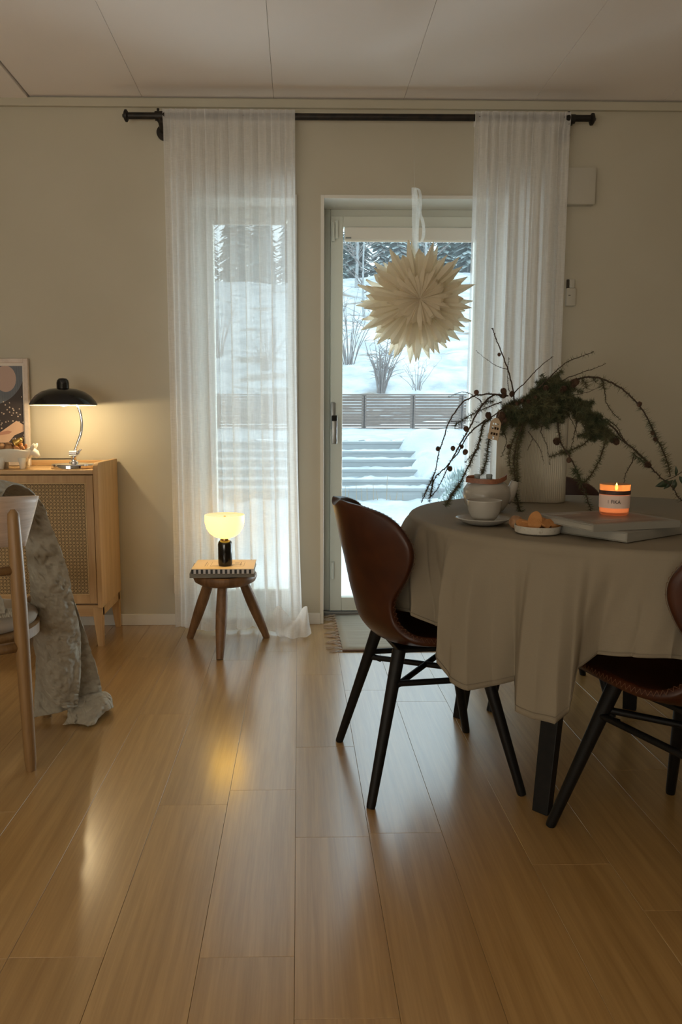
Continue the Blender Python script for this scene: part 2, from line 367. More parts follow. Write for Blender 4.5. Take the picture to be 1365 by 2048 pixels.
# baseboards
struct(MB().box(XL, WX0-.02, YW-.014, YW, 0, .056).build('baseboard_left', M['trim'], bevel=.002))
struct(MB().box(WX1+.016, DX0-.014, YW-.014, YW, 0, .056).build('baseboard_centre', M['trim'], bevel=.002))
struct(MB().box(DX1+.016, XR, YW-.014, YW, 0, .056).build('baseboard_right', M['trim'], bevel=.002))
# casings
YF = 3.83
def casing(n, x0, x1):
    b = MB(); w_ = .014
    b.box(x0-w_, x0+.002, YW-.010, YF-.002, .001, OT+w_); b.box(x1-.002, x1+w_, YW-.010, YF-.002, .001, OT+w_); b.box(x0+.002, x1-.002, YW-.010, YF-.002, OT-.002, OT+w_)
    struct(b.build('trim_%d' % n, M['trim'], bevel=.0015))
casing(2, WX0, WX1); casing(3, DX0, DX1)
# window_1 : tall fixed light behind the left curtain
YF = 3.83
def frame(b, x0, x1, z0, z1, wl, wr, wb, wt, y0, y1, mi=0):
    b.box(x0, x0+wl, y0, y1, z0, z1, mi); b.box(x1-wr, x1, y0, y1, z0, z1, mi)
    if wb > 0: b.box(x0+wl, x1-wr, y0, y1, z0, z0+wb, mi)
    b.box(x0+wl, x1-wr, y0, y1, z1-wt, z1, mi)
win = struct(bpy.data.objects.new('window_1', None)); COL.objects.link(win)
b = MB(); frame(b, WX0, WX1, .03, OT, .085, .035, .10, .05, YF, YF+.09); b.build('window_frame', M['door_paint'], win, bevel=.003)
MB().box(WX0+.085, WX1-.035, YF+.03, YF+.04, .13, OT-.05).build('pane', M['pane'], win)
MB().box(WX0+.09, WX1-.04, YF+.005, YF+.02, 1.99, 2.012).build('window_bead', M['trim'], win)
# door_1 : glazed terrace door
door = struct(bpy.data.objects.new('door_1', None)); COL.objects.link(door)
b = MB(); frame(b, DX0, DX1, .022, OT, .040, .040, .0, .040, YF, YF+.10); b.build('door_frame', M['door_paint'], door, bevel=.003)
b = MB(); frame(b, DX0+.040, DX1-.040, .026, OT-.040, .062, .062, .072, .052, YF-.028, YF+.05); b.build('door_leaf', M['door_paint'], door, bevel=.004)
MB().box(DX0+.098, DX1-.098, YF+.005, YF+.018, .094, 1.98).build('pane', M['pane'], door)
b = MB(); b.box(DX0, DX1, YF-.03, YF+.12, .0, .022); b.build('threshold', M['steel'], door, bevel=.003)
cas = MB().box(DX0+.108, DX1-.108, YF-.050, YF-.010, 1.905, 1.968).build('blind_cassette', M['trim'], door, bevel=.005)
MB().box(DX0+.112, DX1-.112, YF-.046, YF-.040, 1.898, 1.906).build('blind_rail', M['white_enamel'], cas)
MB().box(DX0+.112, DX0+.140, YF-.054, YF-.049, 1.912, 1.918).build('maker_plate', M['lug'], cas)
for z0 in (1.90, .20):
    MB().tube([(DX0+.052, YF-.040, z0), (DX0+.052, YF-.040, z0+.09)], .008, 10).build('hinge', M['door_paint'], door)
MB().box(DX0+.062, DX0+.076, YF-.045, YF-.025, 1.915, 2.0, ch=.002).build('catch', M['door_paint'], door)
hp = MB().cbox(.164, .188, YF-.038, YF-.026, .975, 1.115, .005).build('handle_plate', M['steel'], door, smooth='auto')
b = MB(); b.tube([(.176, YF-.03, 1.035), (.176, YF-.085, 1.035)], .009, 12); b.build('handle_spindle', M['steel'], hp, smooth='auto')
MB().cbox(.166, .194, YF-.102, YF-.082, .905, 1.045, .006).build('door_handle', M['steel'], hp, smooth='auto')
MB().cbox(.167, .193, YF-.106, YF-.10, 1.020, 1.048, .002).build('handle_cap', M['black'], hp)

# ================================================================== CURTAINS, ROD
rod = thing('curtain_rod', 'long black iron pipe curtain rod with flanged ends below the ceiling', 'curtain rod', (0, 3.55, 2.388))
MB().tube([(-.775,0,0),(1.35,0,.004)], .0145, 20).build('pipe', M['iron'], rod, smooth='auto')
for sx in (-1, 1):
    x = -.775 if sx < 0 else 1.345
    b = MB(); b.tube([(x-.010,0,0),(x-.004,0,0),(x+.004,0,0),(x+.010,0,0)], [.016,.026,.026,.016], 20); b.tube([(x+sx*.004,0,0),(x+sx*.016,0,0)], [.014,.007], 16)
    b.build('end_cap', M['iron'], rod, smooth='auto')
    x = -.622 if sx < 0 else 1.243
    b = MB(); b.tube([(x,0,0),(x,.04,-.02),(x,.085,-.032)], [.016,.015,.015], 16); b.tube([(x-.022,0,0),(x+.022,0,0)], .020, 20)
    b.tube([(x-.008,-.004,0),(x-.008,-.004,.030)], .006, 10); b.tube([(x,0,-.0),(x,0,-.026)], .013, 12)
    br = b.build('bracket', M['iron'], rod, smooth='auto')
    MB().tube([(x,.086,-.038),(x,.100,-.038)], [.034,.034], 28).build('wall_flange', M['iron'], br, smooth='auto')
def curtain(name, label, x0t, x1t, x0b, x1b, folds, seed, ztop=2.412, pud=False):
    r_ = random.Random(seed); NU, NV = 420, 64
    F = [(r_.uniform(.8, 1.25), r_.random()*6.28) for _ in range(6)]
    def fold(u, v):
        f1 = sin(u*folds*2*pi + 2.4*sin(u*5.1+F[0][1]) + 1.1*sin(u*13+F[5][1]) + .5*v*sin(u*9+F[1][1]))*(.75+.45*sin(u*8.3+F[1][1]))
        f2 = sin(u*folds*4.3*pi + F[2][1] + 1.1*sin(u*7)); f3 = sin(u*folds*.93*pi + F[3][1] + .6*v)
        top = exp(-v*22)
        return f1*(.013+.014*v)*(1-.6*top) + f2*(.0050-.001*v) + f3*.010*v + top*.003*sin(u*folds*7*pi+F[4][1]), f1, f2
    rows = []
    for j in range(NV+1):
        v = j/NV; z = ztop - v*(ztop-.012); row = []
        for i in range(NU+1):
            u = i/NU
            xa = lerp(x0t, x0b, v**1.5); xb = lerp(x1t, x1b, v**3)
            d, f1, f2 = fold(u, v)
            xx = lerp(xa, xb, u) + .017*cos(u*folds*2*pi*1.0 + 2.4*sin(u*5.1+F[0][1]) + 1.1*sin(u*13+F[5][1]))*(.3+.7*v)*min(1, 8*u, 8*(1-u)) + .004*f2
            yy = 3.545 + d
            zz = z
            if v < .02: yy = 3.532 + d*.35
            if v > .96: # softly breaking onto the floor
                q = (v-.96)/.04; yy -= .03*q*q*(1+.8*sin(u*11+seed)) ; zz = max(zz, .004) + .004*q*(1+sin(u*23))
            row.append((xx, yy, zz))
        rows.append(row)
    b = MB(); b.grid(rows)
    # rod pocket back layer: small return over the pipe
    pocket = []
    for j in range(5):
        a = j/4; row = []
        for i in range(NU+1):
            u = i/NU; d, f1, f2 = fold(u, 0); xx = rows[0][i][0]
            row.append((xx, 3.532 + d*.35 + .036*sin(a*pi/2)+.0, ztop + .004*sin(a*pi) - .055*max(0, a-.5)*2))
        pocket.append(row)
    b.grid(pocket)
    if pud:
        rows = []
        for j in range(14):
            a = j/13; row = []
            for i in range(41):
                u = i/40; xx = -.13 + .17*u + .02*a
                yy = 3.50 - .14*a*(.5+.5*sin(u*pi)**.7) + .012*sin(u*17+a*3)
                zz = .12*(1-a)**1.4*(.7+.3*sin(u*8)) + .012 + .018*sin(a*pi)*(1+sin(u*9+a*4))*.9 
                row.append((xx, yy, max(zz, .004)))
            rows.append(row)
        b.grid(rows)
    o = b.build(name, M['sheer'], smooth=True, solid=0)
    return tag(o, label, 'curtain')
curtain('sheer_curtain', 'white sheer curtain over the tall narrow window behind the stool', -.606, -.012, -.604, .018, 8.5, 11, pud=True)
curtain('sheer_curtain', 'white sheer curtain on the right half of the terrace door', .803, 1.243, .79, 1.262, 7, 23)
# ================================================================== PAPER STAR
star = thing('paper_star', 'large cream folded-paper star with layered petals hanging before the door', 'paper star', (.535, 3.45, 1.553))
def petal_mesh(L, wd, pointed):
    n = 9; v = []; f = []
    for i in range(n+1):
        t = i/n; r = L*(.03 + .97*t)
        if pointed: wdt = wd*(min(1, .10+1.35*t)) * (1-max(0,(t-.50)/.50)**1.7)
        else: wdt = wd*.86*(.10+.9*min(1, t*1.25)) * sqrt(max(0, 1-max(0,(t-.80)/.20)**2))
        v += [(-wdt/2, 0.004*t, r), (0, -.012*sin(t*pi*.8)-.002, r), (wdt/2, .004*t, r)]
    for i in range(n):
        a = i*3; f += [(a, a+1, a+4, a+3), (a+1, a+2, a+5, a+4)]
    me = bpy.data.meshes.new('petal'); me.from_pydata(v, [], f); me.materials.append(M['paper']); return me
rs = random.Random(5)
for (dy, Lp, Lr, wd, n, off, tilt) in ((-.115, .146, .112, .036, 14, .05, .20), (-.05, .258, .222, .053, 17, .2, .05), (.0, .268, .226, .055, 16, .33, .0), (.045, .262, .21, .055, 16, .1, -.06)):
    mp = petal_mesh(Lp, wd, True); mr_ = petal_mesh(Lr, wd*.92, False)
    for k in range(n*2):
        a = 2*pi*(k/(2*n)) + off; pt = (k % 2 == 0)
        o = bpy.data.objects.new('petal', mp if pt else mr_); COL.objects.link(o); o.parent = star
        o.location = (0, dy + (0 if pt else -.006), 0)
        s_ = rs.uniform(.9, 1.04)
        o.rotation_mode = 'XYZ'
        R1 = Matrix.Rotation(rs.uniform(-.45, .45), 4, 'Z'); R2 = Matrix.Rotation(tilt + rs.uniform(-.08, .08), 4, 'X'); R3 = Matrix.Rotation(a + rs.uniform(-.05, .05), 4, 'Y')
        o.rotation_euler = (R3 @ R2 @ R1).to_euler(); o.scale = (1, 1, s_)
b = MB(); b.lathe([(.012,-.07),(.016,-.03),(.016,.05),(.01,.07)], 12); ob = b.build('core', M['paper'], star); ob.rotation_euler = (pi/2, 0, 0)
def ribbon(path, wd, name, parent):
    rows = []; P = crom(path, 8)
    for i, p in enumerate(P):
        t = i/len(P); a = .25*sin(t*7)
        rows.append([(p[0]-wd/2*cos(a), p[1]-wd/2*sin(a), p[2]), (p[0]+wd/2*cos(a), p[1]+wd/2*sin(a), p[2])])
    return MB().grid(rows).build(name, M['ribbon'], parent, smooth=True)
ribbon([(-.008,-.01,.20),(-.010,0,.30),(-.008,.02,.42),(-.010,.04,.515)], .024, 'ribbon', star)
ribbon([(-.008,.04,.515),(.012,.03,.50),(.020,.03,.45),(.016,.02,.40),(.030,.02,.36),(.034,.015,.31),(.024,.01,.27)], .014, 'ribbon', star)
ribbon([(-.006,.04,.51),(.008,.035,.42),(.002,.02,.30),(.004,.0,.22)], .018, 'ribbon', star)
MB().tube([(-.008,.04,.51),(-.008,.098,.818)], .0005, 5).build('hanging_thread', M['ribbon'], star)
# ================================================================== WALL FITTINGS
o = MB().cbox(1.20, 1.402, 3.615, YW, 2.035, 2.20, .004).build('junction_box', M['plastic'], smooth='auto')
tag(o, 'plain white rectangular box high on the wall right of the curtain', 'wall box')
c_ = thing('room_controller', 'small white rounded controller on the wall beside the right curtain', 'controller', (1.315, YW, 1.57))
MB().cbox(-.025, .022, -.022, 0, 0, .085, .006).build('holder', M['plastic'], c_, smooth='auto')
MB().cbox(-.010, .014, -.018, -.004, .085, .125, .002).build('remote', M['plastic'], c_, smooth='auto')
MB().cbox(-.022, -.014, -.018, -.004, .085, .125, .001).build('slot', M['gap'], c_)
MB().box(-.016, -.006, -.0235, -.022, .048, .051).build('mark', M['gap'], c_)
c_ = thing('wall_socket', 'double white wall socket low beside the left curtain', 'socket', (-.605, YW, .163))
MB().cbox(-.020, .03, -.024, 0, 0, .096, .005).build('socket_body', M['socket'], c_, smooth='auto')
for z in (.026, .07):
    ob = MB().lathe([(.018, 0), (.018, .003), (.013, .003), (.012, -.006)], 20).build('outlet', M['plastic'], c_, smooth='auto'); ob.rotation_euler = (pi/2, 0, 0); ob.location = (.006, -.023, z)
# ================================================================== SIDEBOARD
cab = thing('sideboard', 'light oak sideboard with woven cane door against the left wall', 'cabinet')
CX0, CX1, CY0, CY1 = -2.10, -.889, 3.285, 3.640
for x0 in (CX0, CX1-.022):   # side panels with rounded front shoulder
    prof = [(CY0, .18), (CY1, .18), (CY1, .838)] + [(CY0+.028-.028*sin(a), .838-.03+.03*cos(a)) for a in [k*pi/2/5 for k in range(6)]]
    n = len(prof); v = [(x0, y, z) for y, z in prof] + [(x0+.022, y, z) for y, z in prof]
    f = [tuple(range(n)), tuple(range(n, 2*n))[::-1]] + [(k, (k+1) % n, n+(k+1) % n, n+k) for k in range(n)]
    MB().add(v, f).build('side_panel', M['oak'], cab, bevel=.002)
MB().box(CX0+.022, CX1-.022, CY0+.004, CY1, .786, .806).build('top_panel', M['oak_top'], cab, bevel=.002)
MB().box(CX0+.022, CX1-.022, CY1-.012, CY1, .806, .832).build('back_rail', M['oak_top'], cab, bevel=.002)
MB().box(CX0+.022, CX1-.022, CY1-.02, CY1-.012, .20, .786).build('back_panel', M['oak'], cab)
MB().box(CX0+.022, CX1-.022, CY0+.012, CY1, .198, .218).build('bottom_panel', M['oak_top'], cab)
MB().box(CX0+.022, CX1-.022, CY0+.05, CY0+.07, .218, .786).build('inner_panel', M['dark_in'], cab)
b = MB(); b.box(CX0+.02, CX1-.02, CY0+.006, CY0+.026, .14, .192); b.box(CX0+.02, CX1-.02, CY1-.03, CY1-.01, .14, .19)
b.box(CX1-.024, CX1-.004, CY0+.02, CY1-.02, .14, .182); b.box(CX0+.004, CX0+.024, CY0+.02, CY1-.02, .14, .182); b.build('plinth_frame', M['oak_top'], cab, bevel=.001)
for lx, sx in ((CX1, 1), (CX0, -1)):
    for ly, sy in ((CY0, 1), (CY1, -1)):
        x0 = lx - sx*.004; y0 = ly + sy*.004
        v = []
        for z, wd in ((.18, .040), (.14, .040), (0, .024)):
            v += [(x0, y0, z), (x0-sx*wd, y0, z), (x0-sx*wd, y0+sy*wd, z), (x0, y0+sy*wd, z)]
        f = [(0,1,2,3), (8,9,10,11)] + [(r*4+k, r*4+(k+1) % 4, r*4+4+(k+1) % 4, r*4+4+k) for r in range(2) for k in range(4)]
        MB().add(v, f).build('leg', M['oak'], cab, bevel=.001)
for dx0, dx1 in ((-1.495, CX1-.026), (CX0+.026, -1.499)):
    dr = MB(); dz0, dz1 = .200, .782
    frame(dr, dx0, dx1, dz0, dz1, .040, .032, .040, .034, CY0+.008, CY0+.026)
    dr = dr.build('door', M['oak'], cab, bevel=.001)
    ix0, ix1, iz0, iz1 = dx0+.040, dx1-.032, dz0+.040, dz1-.034
    b = MB(); frame(b, ix0, ix1, iz0, iz1, .004, .004, .004, .004, CY0+.006, CY0+.012); b.build('bead', M['cane'], dr)
    # woven cane: paired verticals, paired horizontals, diagonals; joined because the strands are far too fine to pick apart
    b = MB(); p = .0155; nx = int((ix1-ix0)/p); nz_ = int((iz1-iz0)/p); px = (ix1-ix0)/nx; pz = (iz1-iz0)/nz_; y0 = CY0+.013
    def strip(a, c, w_, y):
        d = Vector((c[0]-a[0], 0, c[1]-a[1])).normalized(); n = Vector((-d.z, 0, d.x))*w_/2
        A = Vector((a[0], y, a[1])); C2 = Vector((c[0], y, c[1])); b.add([A-n, A+n, C2+n, C2-n], [(0,1,2,3)])
    for k in range(nx+1):
        for o_ in (-.0019, .0019): strip((min(max(ix0+k*px+o_, ix0), ix1), iz0), (min(max(ix0+k*px+o_, ix0), ix1), iz1), .0016, y0)
    for k in range(nz_+1):
        for o_ in (-.0019, .0019): strip((ix0, min(max(iz0+k*pz+o_, iz0), iz1)), (ix1, min(max(iz0+k*pz+o_, iz0), iz1)), .0016, y0+.0006)
    W_, H_ = ix1-ix0, iz1-iz0
    for k in range(-nz_, nx+1):
        x = (k+.0)*px
        a0, a1 = max(0, x), min(W_, x+H_)
        if a1 > a0: strip((ix0+a0, iz0+(a0-x)), (ix0+a1, iz0+(a1-x)), .0017, y0+.0012)
        if a1 > a0: strip((ix0+a0, iz1-(a0-x)), (ix0+a1, iz1-(a1-x)), .0017, y0+.0018)
    o = b.build('cane_webbing', M['cane'], dr); o['kind'] = 'stuff'
# ------------------------------------------------------------------ desk lamp on it
dl = thing('desk_lamp', 'black dome desk lamp on a curved chrome stem, lit, on the sideboard', 'lamp', (-1.034, 3.425, .806))
MB().lathe([(.096,0),(.1,.003),(.1,.015),(.096,.020),(.05,.0225),(.0,.023)], 56, cap=False).build('base', M['chrome'], dl, smooth='auto')
b = MB(); b.lathe([(.022,.021),(.020,.030),(.012,.034),(.011,.052),(.015,.060)], 24); jn = b.build('socket_joint', M['chrome'], dl, smooth='auto')
MB().tube([(-.016,-.004,.068),(.016,-.004,.068)], .015, 20).build('pivot', M['chrome'], jn, smooth='auto')
b = MB(); b.tube([(.016,-.004,.068),(.024,-.006,.068)], .009, 14); b.tube([(.022,-.006,.068),(.030,-.010,.080),(.040,-.010,.086)], [.005,.005,.003], 10)
b.build('wing_nut', M['chrome'], jn, smooth='auto')
MB().tube(crom([(.002,0,.068),(.018,.002,.11),(.036,.004,.16),(.041,.006,.21),(.034,.004,.26),(.018,.0,.305),(-.02,0,.335)], 6), .0062, 16).build('stem', M['chrome'], dl, smooth=True)
prof = [(.148,.288),(.147,.291),(.140,.305),(.122,.327),(.095,.346),(.06,.358),(.03,.362),(.0,.363)]
b = MB(); b.lathe(prof, 64, c=(-.030,-.02,0), cap=False); inner = [(r*.985, z-.003) for r, z in prof]
shade = b.build('shade', M['black'], dl, smooth='auto')
MB().lathe(inner, 64, c=(-.030,-.02,0), cap=False).build('shade_lining', M['white_enamel'], shade, smooth=True)
MB().lathe([(.0275,.358),(.0275,.385),(.025,.396),(.017,.405),(.0,.408)], 32, c=(-.030,-.02,0), cap=False).build('shade_cap', M['black'], shade, smooth='auto')
MB().lathe([(.0,.281),(.012,.283),(.021,.291),(.024,.303),(.018,.322),(.012,.335)], 24, c=(-.030,-.02,0), cap=False).build('bulb', M['bulb'], dl, smooth=True)
point('desk_lamp_light', (-.030,-.02,.272), 3.6, (1,.76,.42), .012, dl)
cord = MB().tube(crom([(.02,.09,.004),(-.03,.17,.014),(-.06,.198,.030),(-.14,.203,.031),(-.30,.203,.031),(-.6,.203,.030)], 6), .0025, 8).build('cord', M['black_metal'], dl, smooth=True)
# ------------------------------------------------------------------ framed print
fr_ = thing('framed_print', 'abstract print in a slim whitewashed wooden frame leaning on the wall', 'picture', (-1.62, 3.600, .807))
fr_.rotation_euler = (-radians(3.2), 0, 0)
b = MB(); frame(b, 0, .325, 0, .510, .020, .020, .020, .020, -.011, .011)
b.build('frame', wood('whitewashed_frame', (.72,.62,.54), (.62,.52,.44), (20,20,20), .6, .02).m, fr_, bevel=.0015)
t = mat('print_paper', (.06,.05,.045), .6)
v = coords(t); sep = t.n('ShaderNodeSeparateXYZ'); t.l(v, sep.inputs[0])
def circle(t, cx, cz, r, sx=1, sz=1):
    mp = t.n('ShaderNodeMapping'); mp.inputs['Location'].default_value = (-cx*sx, 0, -cz*sz); mp.inputs['Scale'].default_value = (sx, 0, sz); t.l(v, mp.inputs[0])
    ln = t.n('ShaderNodeVectorMath', _operation='LENGTH'); t.l(mp.outputs[0], ln.inputs[0])
    lt = t.n('ShaderNodeMath', _operation='LESS_THAN', i1=r); t.l(ln.outputs[1], lt.inputs[0]); return lt.outputs[0]
def over(t, base, fac, col):
    mx = t.n('ShaderNodeMix', _data_type='RGBA'); mx.inputs[7].default_value = (*col, 1)
    if isinstance(base, tuple): mx.inputs[6].default_value = (*base, 1)
    else: t.l(base, mx.inputs[6])
    t.l(fac, mx.inputs[0]); return mx.outputs[2]
c0 = over(t, (.050,.038,.036), circle(t, .135, .46, .17), (.17,.19,.22))
wvn = t.n('ShaderNodeTexWave', Scale=60, _bands_direction='X'); t.l(v, wvn.inputs['Vector'])
g1 = t.n('ShaderNodeMath', _operation='GREATER_THAN', i1=.78); t.l(wvn.outputs[1], g1.inputs[0])
m1 = t.n('ShaderNodeMath', _operation='MULTIPLY'); t.l(g1.outputs[0], m1.inputs[0]); t.l(circle(t, .135, .46, .168), m1.inputs[1])
c0 = over(t, c0, m1.outputs[0], (.09,.10,.12))
c0 = over(t, c0, circle(t, .215, .415, .05, 1, .8), (.50,.36,.30))
vo = t.n('ShaderNodeTexVoronoi', Scale=70); t.l(v, vo.inputs['Vector'])
lt = t.n('ShaderNodeMath', _operation='LESS_THAN', i1=.26); t.l(vo.outputs[0], lt.inputs[0])
ring = t.n('ShaderNodeTexNoise', Scale=14); t.l(v, ring.inputs['Vector']); g2 = t.n('ShaderNodeMath', _operation='GREATER_THAN', i1=.47); t.l(ring.outputs[0], g2.inputs[0])
lz = t.n('ShaderNodeMath', _operation='LESS_THAN', i1=.34); t.l(sep.outputs[2], lz.inputs[0])
mm = t.n('ShaderNodeMath', _operation='MULTIPLY'); t.l(lt.outputs[0], mm.inputs[0]); t.l(g2.outputs[0], mm.inputs[1])
m3 = t.n('ShaderNodeMath', _operation='MULTIPLY'); t.l(mm.outputs[0], m3.inputs[0]); t.l(lz.outputs[0], m3.inputs[1])
c0 = over(t, c0, m3.outputs[0], (.62,.50,.40))
t.l(c0, t.b.inputs['Base Color'])
pr = MB().box(.020, .305, .002, .006, .020, .490).build('print', t.m, fr_)
b = MB(); frame(b, .020, .305, .020, .490, .012, .008, .010, .014, -.001, .002); b.build('mount', mat('mount_card', (.78,.72,.64), .8).m, fr_)
cutm = mat('print_peach', (.72,.48,.33), .7).m
MB().add([(.13,0,.135),(.19,0,.165),(.262,0,.215),(.297,0,.195),(.297,0,.165),(.25,0,.145),(.22,0,.11),(.13,0,.11)], [tuple(range(8))]).build('peach_shape', cutm, fr_, loc=(0,.0012,0))
MB().add([(.13,0,.150),(.22,0,.168),(.240,0,.163),(.225,0,.152),(.13,0,.138)], [tuple(range(5))]).build('hand_shape', mat('print_rose', (.52,.27,.19), .7).m, fr_, loc=(0,.0006,0))
# ------------------------------------------------------------------ animal bowl with nuts
bw = thing('animal_bowl', 'small white clay bowl shaped like a four-legged animal, full of nuts', 'bowl', (-1.285, 3.365, .807))
b = MB(); rows = []
for j in range(9):       # oval bowl wall, outside then inside
    t_ = j/8; z = .032 + .056*t_; r = .045+.030*sin(t_*pi/2)
    rows.append([(r*1.22*cos(a), r*.72*sin(a), z + .004*sin(3*a)*t_) for a in [2*pi*k/28 for k in range(28)]])
for j in range(7):
    t_ = 1-j/6; z = .040 + .046*t_; r = .037+.032*sin(t_*pi/2)
    rows.append([(r*1.22*cos(a), r*.72*sin(a), z + .004*sin(3*a)*t_) for a in [2*pi*k/28 for k in range(28)]])
b.grid(rows, close=True); b.add(rows[0], [tuple(range(28))]); b.add(rows[-1], [tuple(range(28))]); b.build('bowl_body', M['bowl_white'], bw, smooth=True)
b = MB()
for sx, sy in ((-1,-1),(-1,1),(1,-1),(1,1)):
    MB().tube([(sx*.045, sy*.024, .048),(sx*.047, sy*.026, .025),(sx*.048, sy*.026, .0)], [.019,.014,.012], 14).build('leg', M['bowl_white'], bw, smooth=True)
b.tube([(.060,0,.066),(.083,0,.078),(.100,-.004,.070),(.112,-.006,.052)], [.024,.022,.017,.010], 14)
b.build('head', M['bowl_white'], bw, smooth=True)
for sy in (-1, 1):
    MB().tube([(.086, sy*.014, .088),(.096, sy*.020, .104),(.101, sy*.022, .114)], [.010,.008,.003], 10).build('ear', M['bowl_white'], bw, smooth=True)
def blob(name, mt, loc, s, label, cat, group, seed, rough_=.08, rot=None, parent=None):
    bm = bmesh.new(); bmesh.ops.create_icosphere(bm, subdivisions=3, radius=1)
    for v_ in bm.verts:
        k = 1 + rough_*noise.noise(v_.co*3 + Vector((seed, 0, 0))); v_.co = Vector((v_.co.x*s[0], v_.co.y*s[1], v_.co.z*s[2]))*k
    o = MB().bm(bm).build(name, mt, None, smooth=True, loc=loc)
    if rot: o.rotation_euler = rot
    return tag(o, label, cat, group)
nuts = [(-.055,.0,.105,'w'),(-.015,-.012,.104,'w'),(-.03,.02,.108,'w'),(.022,-.016,.098,'a'),(.044,-.006,.099,'a'),(.050,.014,.102,'a'),(.030,.016,.104,'a'),(.006,.004,.101,'a')]
for i, (x, y, z, k) in enumerate(nuts):
    L_ = ['walnut at the left end of the animal bowl', 'walnut in the middle of the animal bowl, front', 'walnut in the middle of the animal bowl, behind', 'front almond under the gold bell ornament', 'almond lying along the rim by the animal head', 'upright almond rising beside the animal head', 'almond tucked behind the gold ornament', 'almond half hidden between the walnuts'][i]
    if k == 'w': blob('walnut', M['walnut'], (-1.285+x, 3.365+y, .807+z-.006), (.019,.016,.017), 'brown '+L_, 'nut', 'nuts in the animal bowl', i, .12)
    else: blob('almond', M['almond'], (-1.285+x, 3.365+y, .807+z-.004), (.016,.008,.007), 'brown '+L_, 'nut', 'nuts in the animal bowl', i, .05, (.3*i, .5-.3*i, i*1.1))
gb = thing('bell_ornament', 'small gold painted bell ornament on top of the nuts', 'ornament', (-1.262, 3.362, .928)); gb.rotation_euler = (.3, .9, .2)
MB().lathe([(.0,.024),(.008,.023),(.013,.014),(.014,.0),(.021,-.008),(.0225,-.012),(.018,-.010),(.0,-.004)], 20, cap=False).build('bell_body', M['gold'], gb, smooth=True)
MB().tube([(-.004,0,.022),(-.004,0,.032),(.004,0,.032),(.004,0,.022)], .0015, 8).build('hanging_loop', M['gold'], gb, smooth=True)
bk = thing('closed_book', 'low white book lying on the sideboard under the animal bowl edge', 'book', (-1.42, 3.345, .807))
MB().box(-.10, .06, -.05, .10, .002, .016).build('page_block', M['paper_book'], bk)
b = MB(); b.box(-.102, .062, -.052, .102, 0, .002); b.box(-.102, .062, -.052, .102, .016, .018); b.build('cover', M['paper_book'], bk)

# ================================================================== WOODEN CHAIR LEFT
wc = thing('wooden_chair', 'light oak chair with bent-ply backrest and beige seat, at the left edge', 'chair', (-1.03, 2.25, 0))
def taper(pts, rs_, name, mt, par, sq=None): return MB().tube(pts, rs_, 20).build(name, mt, par, smooth='auto')
ang = lambda d, r: (r*cos(radians(d)), r*sin(radians(d)))
for d, top in ((-34, .775), (-82, .775), (58, .44), (170, .44)):
    x0, y0 = ang(d, .285); x1, y1 = ang(d, .262 if top > .5 else .24)
    xm, ym = lerp(x0, x1, .45), lerp(y0, y1, .45)
    ps = crom([(x0, y0, 0), (xm, ym, .35), (x1, y1, top-.03)], 6); P = [(*p,) for p in ps] + [(x1, y1, top-.012), (x1, y1, top)]
    n = len(P); R_ = [lerp(.0165, .0215, min(1, i/(n*.55))) if i < n*.55 else lerp(.0215, .014, (i-n*.55)/(n*.45)) for i in range(n)]; R_[-1] = .006; R_[0] = .014
    taper(P, R_, 'leg', M['chair_wood'], wc)
rows = []
for j in range(9):
    v_ = j/8; z = lerp(.655, .80, v_); R0 = lerp(.225, .250, v_); row = []
    a0, a1 = lerp(-16, -5, v_), lerp(-100, -111, v_)
    for k in range(33):
        a = radians(lerp(a0, a1, k/32)); row.append((R0*cos(a), R0*sin(a), z + .012*cos((k/32-.5)*pi)))
    rows.append(row)
MB().grid(rows).build('backrest', M['ply'], wc, smooth='auto', solid=.011, offset=1)
pts = [(*ang(d, .235), .425) for d in range(-180, 181, 10)]
v_ = []; R_ = .235
b = MB(); b.lathe([(.205,.36),(.213,.365),(.213,.395),(.205,.40)], 40); b.build('seat_frame', M['chair_wood'], wc, smooth='auto')
MB().lathe([(.18,.40),(.203,.405),(.209,.418),(.203,.431),(.17,.438),(.0,.440)], 48, cap=False).build('seat', M['seat_pad'], wc, smooth=True)
pa, pb = ang(-34, .265), ang(-82, .265)
MB().tube([(*pa, .60), (*ang(-58, .245), .60), (*pb, .60)], .013, 12).build('rail', M['chair_wood'], wc, smooth=True)
MB().tube([(*ang(-34,.270), .375), (*ang(58,.245), .375)], .013, 12).build('rail', M['chair_wood'], wc, smooth=True)
MB().tube([(*ang(-82,.270), .375), (*ang(-34,.270), .375)], .016, 12).build('rail', M['chair_wood'], wc, smooth=True)
# ------------------------------------------------------------------ throw blanket : rows are (left xyz, mid xyz, right xyz)
def patch(b, rows, nu, nv, amp, seed, fr=16.0, ridge=0.):
    """rows of k control points -> smooth crinkled sheet"""
    cols = list(zip(*[crom(r, nu) for r in rows])); cols = [crom(c, nv) for c in cols]
    out = []
    for i, c in enumerate(cols):
        rr_ = []
        for j, p in enumerate(c):
            P = Vector(p); q = Vector((P.x*fr, P.y*fr, P.z*fr*.9)) + Vector((seed, 0, 0))
            n1 = noise.noise(q); n2 = noise.noise(q*2.7+Vector((3,1,4))); n3 = noise.noise(Vector((P.x*70+P.z*60, P.z*22-P.x*16, seed))); n3 = n3*.6 + .5*noise.noise(Vector((P.x*20, P.z*75, seed+4)))
            d = amp*(n1 + .55*n2) + ridge*(1-abs(n3)*2)
            rr_.append((P.x + d*.6, P.y - d, max(P.z + d*.15, .006)))
        out.append(rr_)
    b.grid(out)
BL = MB()
